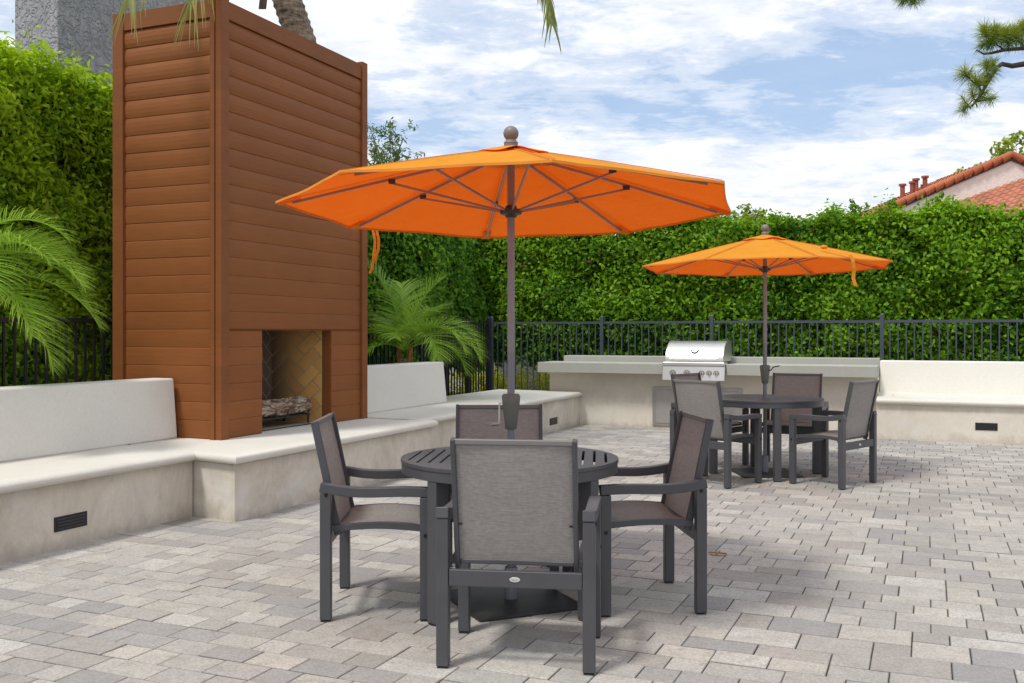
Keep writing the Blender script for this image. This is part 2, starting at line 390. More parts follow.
#PART2
# ------------------------------------------------------------------ ground and paving
g = MB().quad([(-300,-300,-.06),(300,-300,-.06),(300,300,-.06),(-300,300,-.06)]).build('ground', M['soil']); tag(g, kind='structure')
sb = MB().quad([P(-5.1,-2.5,-.012), P(9,-2.5,-.012), P(9,13.95,-.012), P(-5.1,13.95,-.012)]).build('paving_bed', M['sand']); tag(sb, kind='structure')
def pavers():
    cell = .077; v0, u0 = -5.07, .9; nu, nv = int(11.6/cell), int(13.0/cell); used = np.zeros((nv, nu), bool); vb = np.zeros((nv+4, nu+4), int); hb = np.zeros((nv+4, nu+6), int)
    SZ = [((2,3),1.0), ((2,2),.9), ((3,4),.8), ((3,3),.85), ((2,4),.7), ((3,2),.7), ((4,4),.35), ((3,5),.3)]
    sizes = [(3,2)]*38 + [(2,2)]*30 + [(4,3)]*3 + [(3,3)]*9 + [(4,2)]*7 + [(2,3)]*8
    R = random.Random(5); V = []; F = []; T = []
    pal = [((.53,.50,.45),24), ((.47,.445,.41),24), ((.58,.555,.51),15), ((.40,.375,.345),14), ((.34,.335,.33),8), ((.39,.375,.36),12), ((.49,.45,.42),9), ((.57,.53,.465),8), ((.42,.385,.35),12)]
    tot = [c for c, k in pal for _ in range(k)]; last = None
    for j in range(nu):
        for i in range(nv):
            if used[i, j]: continue
            best = None
            for (a, b), wt in SZ:
                if i+a > nv or j+b > nu or used[i:i+a, j:j+b].any(): continue
                e = i+a
                if e < nv and not used[e, j] and (e+1 >= nv or used[e+1, j]): continue      # no one-cell slivers
                q = wt*R.random()**1.0
                if vb[e, j-1] >= 4: q *= .35
                if vb[e, j-1] >= 7: q *= .10
                if hb[i-1, j+b] >= 2: q *= .2
                if best is None or q > best[0]: best = (q, (a, b))
            if best: got = best[1]
            else:
                a = 1
                while i+a < nv and a < 3 and not used[i+a, j]: a += 1
                b = 2 if j+2 <= nu and not used[i:i+a, j+1].any() else 1
                got = (a, b)
            a, b = got; used[i:i+a, j:j+b] = True
            for q in range(b):
                for e in (i, i+a): vb[e, j+q] = max(vb[e, j+q], vb[e, j+q-1]+1)
            for q in range(a): hb[i+q, j+b] = (hb[i-1, j+b] if q == 0 else hb[i+q-1, j+b]) + 1
            y0, y1, x0, x1 = u0+i*cell, u0+(i+a)*cell, v0+j*cell, v0+(j+b)*cell
            gp = .0008 + R.random()*.0016; x0 += gp; y0 += gp; x1 -= gp; y1 -= gp; be = .0042
            z = R.gauss(0, .0009); tx, ty = R.gauss(0, .0035), R.gauss(0, .0035); cx, cy = (x0+x1)/2, (y0+y1)/2
            col = R.choice(tot)
            nz = .5 + .5*mnoise.noise(Vector((cx*.55, cy*.55, 3)))
            if last and R.random() < .25: col = last
            last = col; k = R.uniform(.95, 1.06)*(.92+.16*nz); mu = (.47, .45, .42); col = tuple((mu[q]*.06+col[q]*.94)*k for q in range(3)) + (1,)
            base = len(V)
            for (dx, dz) in ((0, -.03), (0, -be*.8), (be, 0)):
                for (x, y) in ((x0+dx, y0+dx), (x1-dx, y0+dx), (x1-dx, y1-dx), (x0+dx, y1-dx)):
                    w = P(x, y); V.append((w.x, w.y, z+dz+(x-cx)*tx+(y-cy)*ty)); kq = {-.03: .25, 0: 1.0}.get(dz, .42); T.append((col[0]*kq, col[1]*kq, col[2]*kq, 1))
            for r in (0, 4):
                for q in range(4): F.append((base+r+q, base+r+(q+1)%4, base+r+4+(q+1)%4, base+r+4+q))
            F.append((base+8, base+9, base+10, base+11))
    m = MB(); m.v = V; m.f = F
    return tag(m.build('paving', M['paver'], tints=T), kind='structure')
pavers()
dr = MB().lathe([(.0,0),(.055,0),(.055,.004),(.0,.0045)], (0,0,0), 20)
x = (718-512)/980*6.02
dn, off = empty('floor_drain', (x, 6.02, .003), YAW, label='small rusty brown drain cap set in the pavers right of the near table', cat='drain'), (0,0,0)
MB().lathe([(.001,0),(.05,0),(.05,.004),(.001,.005)], (0,0,0), 20).build('cover', simple('rusty cap', (.36,.28,.20), .8), dn)
mm = MB(); mm.bb(-.055,.055,-.006,.006,.0055,.0085); mm.bb(-.006,.006,-.045,.045,.0058,.0088); mm.build('cross_bar', simple('rust', (.22,.14,.08), .8), dn)

# ------------------------------------------------------------------ benches
ST, NZ = .415, .486          # underside and top of the seat caps
NOSE = [(-.10, .500), (.010, .500), (.034, .494), (.049, .480), (.053, .463), (.047, .445), (.030, .433), (.006, .428), (-.02, .428)]
def cap(name, path, back, parent, off, top=.486, slope_v=None):
    """bullnosed seat slab: path = [(v, u, mv, mu)] front edge with mitre vector, back = rest of the plan outline"""
    m = MB(); rows = []
    dz = top-.50
    for (v, u, mv, mu) in path:
        k = len(m.v)
        for (d, z) in NOSE: m.v.append((v+mv*d, u+mu*d, z+dz))
        rows.append(k)
    n = len(NOSE)
    for a, b in zip(rows, rows[1:]):
        for j in range(n-1): m.f.append((a+j, a+j+1, b+j+1, b+j))
    kb = len(m.v); m.v += [(v, u, top+.006) for v, u, z in back]
    m.f.append(tuple(rows) + tuple(kb+i for i in range(len(back))))
    k2 = len(m.v); m.v += [(v, u, ST-.002+dz) for v, u, z in back]
    m.f.append(tuple([r+n-1 for r in rows] + [k2+i for i in range(len(back))])[::-1])
    # close the two cut ends
    m.f.append(tuple(rows[0]+j for j in range(n)) + (k2+len(back)-1, kb+len(back)-1)); m.f.append(tuple(rows[-1]+j for j in reversed(range(n))) + (kb, k2))
    o = m.build(name, M['cap'], parent, off)
    o.data.polygons.foreach_set('use_smooth', [True]*len(o.data.polygons)); o.data.set_sharp_from_angle(angle=math.radians(40)); return o
def battered(name, u0, u1, vf, parent, off, z0=.487, z1=.985, lean=.03, thick=.22, cut0=0, cut1=0, mat=None):
    m = MB()
    m.hexa([(vf-thick-lean, u0, z0), (vf, u0, z0), (vf, u1, z0), (vf-thick-lean, u1, z0),
            (vf-thick-lean, u0+cut0, z1), (vf-lean, u0+cut0, z1), (vf-lean, u1-cut1, z1), (vf-thick-lean, u1-cut1, z1)])
    return m.build(name, mat or M['back'], parent, off, bevel=.018, seg=3)
def vent_v(v, u0, u1, z0, z1, parent, off):      # grille on a face looking across (+v)
    o = MB().bb(v-.01, v+.006, u0, u1, z0, z1).build('vent', M['black'], parent, off, bevel=.002)
    m = MB()
    for k in range(4):
        z = z0+.016+(z1-z0-.032)*k/3; m.bb(v+.0065, v+.0115, u0+.02, u1-.02, z-.004, z+.004)
    m.build('slat', M['lens'], o, (0,0,0)).location = (-off[0], -off[1], 0)
b, off = pthing('masonry_bench', -5.5, 3.5, label='long cream plaster bench on the left running up to the brown fireplace', cat='bench')
MB().bb(-6.1, -5.03, -1, 5.775, -.03, ST).build('base_wall', M['bench'], b, off)
cap('seat_cap', [(-5.03,-1,1,0), (-5.02,5.79,1,-1)], [(-6.1,5.79,.55), (-6.1,-1,.55)], b, off)
battered('backrest', -1, 6.405, -5.73, b, off, cut1=.012)
vent_v(-5.03, 4.52, 4.78, .112, .205, b, off)
h, off = pthing('raised_hearth', -5.4, 7.2, label='raised cream plaster hearth jutting forward under the brown fireplace', cat='hearth')
MB().prism([(-6.6,5.79),(-5.02,5.79),(-4.59,5.71),(-4.59,8.74),(-6.6,8.74)], -.03, ST-.003).build('base_wall', M['bench'], h, off, bevel=.006)
cap('hearth_cap', [(-5.02,5.79,1,-1), (-4.59,5.71,1,-1), (-4.59,8.74,1,1), (-4.78,8.74,1,1)], [(-6.6,8.74,.545), (-6.6,5.79,.545)], h, off, top=.4855)
f_, off = pthing('masonry_bench', -5.2, 11.2, label='far cream plaster bench between the fireplace and the grill counter, with a short backrest', cat='bench')
MB().bb(-6.1, -4.78, 8.745, 13.845, -.03, ST).build('base_wall', M['bench'], f_, off)
cap('seat_cap', [(-4.78,8.74,1,1), (-4.78,13.845,1,0)], [(-6.1,13.845,.55), (-6.1,8.74,.55)], f_, off)
battered('backrest', 8.70, 11.02, -5.56, f_, off, cut1=.04, z1=1.0)
vent_v(-4.78, 12.58, 12.88, .09, .185, f_, off)
# bench along the back on the right (its front looks back towards the camera)
r, off = pthing('masonry_bench', 1.5, 13.8, label='cream plaster bench with a high white backrest right of the grill counter', cat='bench')
MB().bb(-.609, 6, 13.45, 14.5, -.03, ST+.035).build('base_wall', M['counterwall'], r, off)
def cap_u(parent, off):
    m = MB(); n = len(NOSE)
    for v in (-.6095, 6):
        for (d, z) in NOSE: m.v.append((v, 13.45-d, z+.02))
    for j in range(n-1): m.f.append((j, j+1, n+j+1, n+j))
    k = len(m.v); m.v += [(-.6095,14.5,.575), (6,14.5,.575), (6,14.5,.45), (-.6095,14.5,.45)]
    m.f += [(0, n, k+1, k), (n-1, 2*n-1, k+2, k+3), tuple(range(n))+(k+3, k), tuple(range(n, 2*n))+(k+2, k+1)]
    o = m.build('seat_cap', M['cap'], parent, off); o.data.polygons.foreach_set('use_smooth', [True]*len(o.data.polygons)); o.data.set_sharp_from_angle(angle=math.radians(40))
cap_u(r, off)
m = MB(); m.hexa([(-.610,14.22,.50),(6,14.22,.50),(6,14.5,.50),(-.610,14.5,.50),(-.610,14.28,.985),(6,14.28,.985),(6,14.5,.985),(-.610,14.5,.985)])
m.build('backrest', stucco('white backrest plaster', (.80,.775,.70), (.70,.67,.58), .4, .12, False), r, off, bevel=.022, seg=3)
vt = MB().bb(.54,.79,13.444,13.46,.155,.248).build('vent', M['black'], r, off, bevel=.002)
m = MB()
for k in range(4): m.bb(.56,.77,13.438,13.443,.168+.021*k,.175+.021*k)
m.build('slat', M['lens'], vt, off)

# ------------------------------------------------------------------ fireplace
F0, F1, FB, FF, FT = 6.41, 8.67, -6.44, -5.30, 4.09        # u from, u to, back v, front v, top
fp, off = pthing('outdoor_fireplace', -5.87, 7.54, label='tall red-brown boarded outdoor fireplace with an open firebox', cat='fireplace')
OU0, OU1, OZ = 6.98, 8.05, 1.385
zb = .49
core = MB(); core.bb(FB+.05, -6.10, F0+.05, F1-.05, zb-.02, FT-.06); core.bb(-6.10, FF-.055, F0+.05, OU0-.035, zb-.02, FT-.06); core.bb(-6.10, FF-.055, OU1+.035, F1-.05, zb-.02, FT-.06)
core.bb(-6.10, FF-.055, OU0-.035, OU1+.035, OZ+.04, FT-.06)
core.build('body', M['soot'], fp, off)
def board_rows(zs, a0, a1, face, jit):
    """boards with a cupped face, stacked; face(a, d, z) gives the point d outwards at a along"""
    m = MB()
    for (z0, z1) in zs:
        cupk = .12+1.25*max(0, (z1-1.6)/2.5)**1.6
        hb_ = z1-z0
        prof = [(-.030, z0+.0004), (-.0035, z0+.0004), (.0005+.002*cupk, z0+.005), (.0015+.008*cupk, z0+hb_*.25), (.002+.010*cupk, z0+hb_*.5), (.0015+.008*cupk, z0+hb_*.75), (.0005+.001*cupk, z1-.007), (-.003, z1-.0004), (-.03, z1-.0004)]
        k = len(m.v); n = len(prof); dz = jit.uniform(-.0012, .0012)
        for a in (a0, a1):
            for (d, z) in prof: m.v.append(face(a, d+dz, z))
        for j in range(n): m.f.append((k+j, k+(j+1)%n, k+n+(j+1)%n, k+n+j))
        m.f.append(tuple(k+j for j in reversed(range(n)))); m.f.append(tuple(k+n+j for j in range(n)))
    return m
J = random.Random(3); rows = []; z = zb
bh = (FT-.15-zb)/23
rows = [(zb+i*bh, zb+(i+1)*bh) for i in range(23)]
side = lambda s: (lambda a, d, z: (a, (F0-d+.02) if s < 0 else (F1+d-.02), z))
front = lambda a, d, z: (FF+d-.02, a, z)
board_rows(rows, FB+.115, FF-.10, side(-1), J).build('side_boards', M['wood'], fp, off)
board_rows(rows, FB+.115, FF-.10, side(1), J).build('side_boards', M['wood'], fp, off)
fz = [q for q in rows if q[0] > 1.36]
hz0 = OZ; hz1 = fz[0][0]
mm = board_rows(fz, F0+.10, F1-.10, front, J)
low = [q for q in rows if q[1] < hz0+.10]; low = [q for q in low if q[1]-q[0] > .03 and q[0] < hz0-.03]; low[-1] = (low[-1][0], hz0)
for (a0, a1) in ((F0+.10, OU0), (OU1, F1-.10)):
    q = board_rows(low, a0, a1, front, J); k = len(mm.v); mm.v += q.v; mm.f += [tuple(i+k for i in f) for f in q.f]
mm.build('front_boards', M['wood'], fp, off)
MB().bb(FF-.05, FF-.012, F0+.10, F1-.10, hz0-.0, max(hz1, hz0+.004)-.0005).build('header_board', M['trim'], fp, off, bevel=.003)
for s, u in ((-1, F0), (1, F1)):
    # corner posts: one board on the front, one on the side
    lo_, hi_ = (u, u+.10) if s < 0 else (u-.10, u)
    MB().bb(FF-.05, FF+.012, lo_, hi_, zb-.004, FT+.03).build('corner_post', M['trim'], fp, off, bevel=.004)
    uo = u-.012 if s < 0 else u-.05
    MB().bb(FF-.098, FF-.052, uo, uo+.062, zb-.004, FT+.03).build('corner_trim', M['trim'], fp, off, bevel=.004)
    MB().bb(FB, FB+.115, uo, uo+.062, zb-.004, FT+.004).build('corner_trim', M['trim'], fp, off, bevel=.004)
MB().bb(FF-.045, FF+.001, F0+.10, F1-.10, FT-.148, FT).build('top_board', M['trim'], fp, off, bevel=.003)
for uo in (F0-.001, F1-.045): MB().bb(FB+.115, FF-.10, uo, uo+.046, FT-.148, FT).build('top_board', M['trim'], fp, off, bevel=.003)
MB().bb(FB+.01, FF-.055, F0+.05, F1-.05, FT-.06, FT-.02).build('top_cover', M['soot'], fp, off)
MB().bb(FB, FB+.04, F0+.06, F1-.06, zb, FT-.002).build('back_panel', M['trim'], fp, off)
# reveal boards of the opening
for u0_, u1_ in ((OU0-.034, OU0), (OU1, OU1+.034)): MB().bb(FF-.115, FF-.051, u0_, u1_, zb-.002, OZ).build('reveal_board', M['trim'], fp, off)
MB().bb(FF-.115, FF-.051, OU0-.034, OU1+.034, OZ, OZ+.034).build('reveal_board', M['trim'], fp, off)
# firebox of ochre firebrick laid in herringbone
def herring(A, B, C, D, W=.115, Lr=.23, soot=None):
    """herringbone bricks clipped to the rectangle A-B (along), A-D (up)"""
    A, B, D = Vector(A), Vector(B), Vector(D); wx, hy = (B-A).length, (D-A).length; ex, ey = (B-A)/wx, (D-A)/hy; nn = ex.cross(ey).normalized()
    m = MB(); T = []; gr = .0045; ca = math.cos(PI/4)
    def clip(poly):
        for ax, lim, sg in ((0, 0, 1), (0, wx, -1), (1, 0, 1), (1, hy, -1)):
            outp = []
            for i in range(len(poly)):
                p, q = poly[i], poly[(i+1) % len(poly)]; fp_, fq = sg*(p[ax]-lim), sg*(q[ax]-lim)
                if fp_ >= 0: outp.append(p)
                if fp_*fq < 0:
                    t = fp_/(fp_-fq); outp.append((p[0]+(q[0]-p[0])*t, p[1]+(q[1]-p[1])*t))
            poly = outp
            if len(poly) < 3: return None
        return poly
    R = random.Random(int(wx*1000))
    for i in range(-14, 15):
        for j in range(-14, 15):
            ox, oy = (i+0)*W + j*2*Lr*0, 0
            # classic 2:1 herringbone: pairs (horizontal, vertical) stepping one width each way
            for kind in (0, 1):
                bx, by = i*W + j*Lr*2, i*W
                if kind == 0: x0, y0, x1, y1 = bx, by, bx+Lr, by+W
                else: x0, y0, x1, y1 = bx+Lr, by, bx+Lr+W, by+Lr
                if kind == 1: x0, x1, y0, y1 = bx+Lr, bx+Lr+W, by-W, by+W
                pts = [(x0+gr, y0+gr), (x1-gr, y0+gr), (x1-gr, y1-gr), (x0+gr, y1-gr)]
                pts = [(wx*.5 + (a-b)*ca, hy*.5 + (a+b)*ca - 0) for a, b in [(p[0]-.1, p[1]-.1) for p in pts]]
                pl = clip(pts)
                if not pl: continue
                k = R.uniform(.85, 1.12); base = Vector((.64*k, .345*k*R.uniform(.93, 1.05), .095*k))
                kk = len(m.v)
                for (a, b2) in pl:
                    w_ = A + ex*a + ey*b2 - nn*.004; m.v.append(tuple(w_)); s = soot(a/wx, b2/hy) if soot else 0
                    T.append((*(base*(1-s) + Vector((.05,.042,.035))*s), 1))
                m.f.append(tuple(range(kk, kk+len(pl))))
    return m, T
RB = .4945
walls = {'r': ((-5.42, OU1-.002), (-5.93, OU1-.12)), 'b': ((-5.93, OU1-.12), (-5.93, OU0+.12)), 'l': ((-5.93, OU0+.12), (-5.42, OU0+.002))}
fb = MB()
for key, ((va, ua), (vb, ub)) in walls.items(): fb.quad([(va, ua, RB), (vb, ub, RB), (vb, ub, OZ+.25), (va, ua, OZ+.25)])
fb.quad([(-5.42,OU1,RB+.004),(-5.93,OU1-.12,RB+.004),(-5.93,OU0+.12,RB+.004),(-5.42,OU0,RB+.004)])
fb.quad([(-5.42,OU1,OZ+.25),(-5.93,OU1-.12,OZ+.25),(-5.93,OU0+.12,OZ+.25),(-5.42,OU0,OZ+.25)])
fbo = fb.build('firebox', M['grout'], fp, off)
sootf = {'r': lambda a, b: max(0, min(1, (a-.45)*2.2))*.95*min(1, .35+max(0, 1-b)*.9+a*.3), 'b': lambda a, b: .93, 'l': lambda a, b: .9}
for key, ((va, ua), (vb, ub)) in walls.items():
    q, T = herring((va, ua, RB), (vb, ub, RB), None, (va, ua, OZ+.2), soot=sootf[key])
    o = q.build('brick_lining', M['firebrick'], fbo, off, tints=T)
    o.location = (0, 0, 0)
# two logs on an iron grate
def log(name, v, u0, u1, z, r, label, seed):
    o = empty(name, P(v, (u0+u1)/2, z-r), YAW, label=label, cat='log', group='firewood logs on the grate')
    m = MB(); R = random.Random(seed); n = 26; rings = 26; Ln = u1-u0
    for i in range(rings+1):
        t = i/rings; y = -Ln/2+Ln*t; k = len(m.v)
        for j in range(n):
            a = 2*PI*j/n; q = r*(.93 + .22*mnoise.noise(Vector((math.cos(a)*1.7+seed, math.sin(a)*1.7, t*7))) + .12*mnoise.noise(Vector((math.cos(a)*6, math.sin(a)*6+seed, t*22))))
            if i in (0, rings): q *= .93
            m.v.append((q*math.cos(a)+.012*math.sin(t*7+seed), y, r+q*math.sin(a)))
        if i:
            for j in range(n): m.f.append((k-n+j, k-n+(j+1)%n, k+(j+1)%n, k+j))
    m.f.append(tuple(reversed(range(n)))); m.f.append(tuple(rings*n+j for j in range(n)))
    m.build('bark', M['logbark'], o, smooth=False)
    for s in (-1, 1):
        MB().tube([(0, s*(Ln/2), r), (0, s*(Ln/2+.004), r)], r*.84, 18).build('cut_end', simple('cut log end', (.33,.24,.15), .85, 0, .3, 12), o)
log('firewood_log', -5.53, 7.08, 7.93, .675, .082, 'pale grey-brown log at the front of the fire grate, bark peeling', 3)
log('firewood_log', -5.70, 7.12, 7.80, .665, .070, 'darker log lying behind the front log on the fire grate', 9)
gt, goff = pthing('fire_grate', -5.62, 7.5, label='black iron grate holding logs inside the firebox', cat='grate')
m = MB()
for v in (-5.48, -5.76): m.beam([(v, 7.1, .582), (v, 7.92, .582)], .014, .014)
m.build('rail', M['iron'], gt, goff)
for u in (7.16, 7.34, 7.52, 7.70, 7.86):
    MB().tube([(-5.80, u, .64), (-5.78, u, .592), (-5.6, u, .59), (-5.46, u, .592), (-5.43, u, .635)], .006, 6).build('bar', M['iron'], gt, goff)
for v in (-5.48, -5.76):
    for u in (7.12, 7.90): MB().beam([(v, u, .502), (v, u, .578)], .014, .014, (1,0,0)).build('leg', M['iron'], gt, goff)

# ------------------------------------------------------------------ counter and grill
ct, off = pthing('grill_counter', -3.0, 14.1, label='long cream outdoor counter with a thick grey top and raised ledge, holding the grill', cat='counter')
GV0, GV1 = -3.44, -2.57
m = MB(); m.bb(-5.26, -.612, 13.85, 14.6, -.03, .771)
m.build('base', M['counterwall'], ct, off, bevel=.004)
m = MB(); m.bb(-5.36, GV0-.004, 13.6, 14.30, .774, .925); m.build('countertop', M['countertop'], ct, off, bevel=.008)
m = MB(); m.bb(GV1+.004, -.612, 13.6, 14.30, .774, .925); m.build('countertop', M['countertop'], ct, off, bevel=.008)
m = MB(); m.bb(-5.2, -.612, 14.302, 14.6, .774, 1.012); m.build('raised_ledge', M['countertop'], ct, off, bevel=.008)
for (a, b2) in ((-3.667, -3.03), (-3.02, -2.38)):
    d = MB(); d.bb(a, b2, 13.838, 13.849, .02, .585); fr = d.build('door_frame', M['steel_dull'], ct, off, bevel=.003)
    MB().bb(a+.045, b2-.045, 13.83, 13.8375, .065, .54).build('door_panel', M['steel_door'], ct, off, bevel=.003)
    xh = b2-.075 if a < -3.1 else a+.075
    MB().tube([(xh, 13.83, .40), (xh, 13.80, .40), (xh, 13.80, .52), (xh, 13.83, .52)], .006, 8).build('door_handle', M['steel'], ct, off, smooth=False)
gr, off = pthing('gas_grill', (GV0+GV1)/2, 13.9, label='stainless steel gas grill with rounded hood and knobs built into the counter', cat='grill')
MB().bb(GV0+.03, GV1-.03, 13.64, 14.28, .774, .93).build('firebox_body', M['steel_dull'], gr, off)
m = MB(); m.hexa([(GV0,13.50,.70),(GV1,13.50,.70),(GV1,13.598,.70),(GV0,13.598,.70),(GV0,13.535,.90),(GV1,13.535,.90),(GV1,13.598,.90),(GV0,13.598,.90)])
cp = m.build('control_panel', M['steel'], gr, off, bevel=.006, seg=3)
MB().bb(GV0, GV1, 13.52, 13.75, .902, .955).build('front_ledge', M['steel'], gr, off, bevel=.012, seg=3)
for kx in (.17, .40, .64, .755, .87):
    v = GV0 + kx*(GV1-GV0)*1.0; z = .80; y = 13.518
    MB().tube([(v, y+.004, z), (v, y-.006, z-.001)], .047 if kx < .5 else .043, 24).build('knob_ring', M['steel_dull'], gr, off, smooth='auto')
    kb = MB().tube([(v, y-.006, z), (v, y-.034, z-.004)], [.028, .023], 20).build('knob', M['steel'], gr, off, smooth='auto')
    MB().box((v, y-.036, z), (.007, .006, .042)).build('knob_grip', M['knob'], kb, off)
hp = []
for i in range(17):
    a = i/16*PI*.5; hp.append((13.62 + .0*a + (.40)*(1-math.cos(a)), .962 + .285*math.sin(a)))
hp += [(14.22, 1.235), (14.27, 1.16), (14.27, .962)]
m = MB(); n = len(hp); a0, a1 = GV0+.025, GV1-.045
for v in (a0, a1):
    for (u, z) in hp: m.v.append((v, u, z))
for j in range(n-1): m.f.append((j, j+1, n+j+1, n+j))
m.f += [tuple(reversed(range(n))), tuple(range(n, 2*n)), (0, n, 2*n-1, n-1)]
hd = m.build('hood', M['steel'], gr, off); hd.data.polygons.foreach_set('use_smooth', [True]*len(hd.data.polygons)); hd.data.set_sharp_from_angle(angle=math.radians(35))
for v in (a0-.006, a1):
    m = MB(); c = [(u, z) for u, z in hp]; n = len(c)
    for vv in (v, v+.006):
        for (u, z) in c:
            m.v.append((vv, 13.95+(u-13.95)*1.02, .962+(z-.962)*1.03))
    m.f += [tuple(reversed(range(n))), tuple(range(n, 2*n))] + [(j, (j+1)%n, n+(j+1)%n, n+j) for j in range(n)]
    m.build('hood_side', M['steel'], gr, off)
hh = MB().tube([(a0+.06, 13.575, 1.005), (a1-.06, 13.575, 1.005)], .013, 12).build('hood_handle', M['steel'], gr, off, smooth='auto')
for v in (a0+.09, a1-.09): MB().tube([(v, 13.575, 1.005), (v, 13.635, 1.01)], .008, 8).build('bracket', M['steel_dull'], hh, off)
arc = [((a0+a1)/2 + .050*math.cos(a), 13.662+.012*0, 1.125+.040*math.sin(a)) for a in [PI+PI*i/10 for i in range(11)]]
MB().beam([(x, 13.62+.40*(1-math.sqrt(1-min(1,((z-.962)/.285))**2))-.012, z) for x, y, z in arc], .016, .016, (0,1,0)).build('thermometer', M['knob'], gr, off)

# ------------------------------------------------------------------ fences
def fence(name, label, posts, line, railz, mat, n_gap=.108, extra=None):
    o, off = pthing(name, *line(posts[0]), label=label, cat='fence', group='metal picket fences round the patio')
    def pt(s, z): v, u = line(s); return (v, u, z)
    for s in posts:
        v, u = line(s); z = railz(s)
        p = MB().bb(v-.027, v+.027, u-.027, u+.027, -.05, z+.085).build('post', mat, o, off, bevel=.004)
        MB().lathe([(.030,0),(.030,.008),(.024,.020),(.012,.030),(.001,.034)], (v, u, z+.0855), 12).build('post_cap', mat, p, off, smooth='auto')
    for a, b2 in zip(posts, posts[1:]):
        m = MB(); a_, b_ = a+.033, b2-.033
        sd = (0, 0, 1)
        for dz, h in ((0, .038), (-1.36, .032)):
            pa, pb = pt(a_, railz(a_)+dz), pt(b_, railz(b_)+dz)
            m.beam([pa, pb], .032, h)
        nn = max(1, round((b2-a)/n_gap))
        for k in range(1, nn):
            s = a + (b2-a)*k/nn; v, u = line(s); z = railz(s)
            m.bb(v-.009, v+.009, u-.009, u+.009, -.02+.11, z-.0195)
        m.build('picket_panel', mat, o, off)
    return o
fence('picket_fence', 'dark slate metal picket fence along the hedge behind the grill counter', [-6.87, -4.90, -3.107, -.62, 1.80, 4.2],
      lambda s: (s, 15.3), lambda s: 1.53, M['fence'], .112)
fence('picket_fence', 'black metal picket fence running behind the left bench and fireplace', [1.0, 3.3, 5.60, 8.0, 10.4, 12.8, 13.62, 14.42, 15.24],
      lambda s: (-6.90, s), lambda s: 1.47+.006*(s-6), M['fence_dark'], .105)
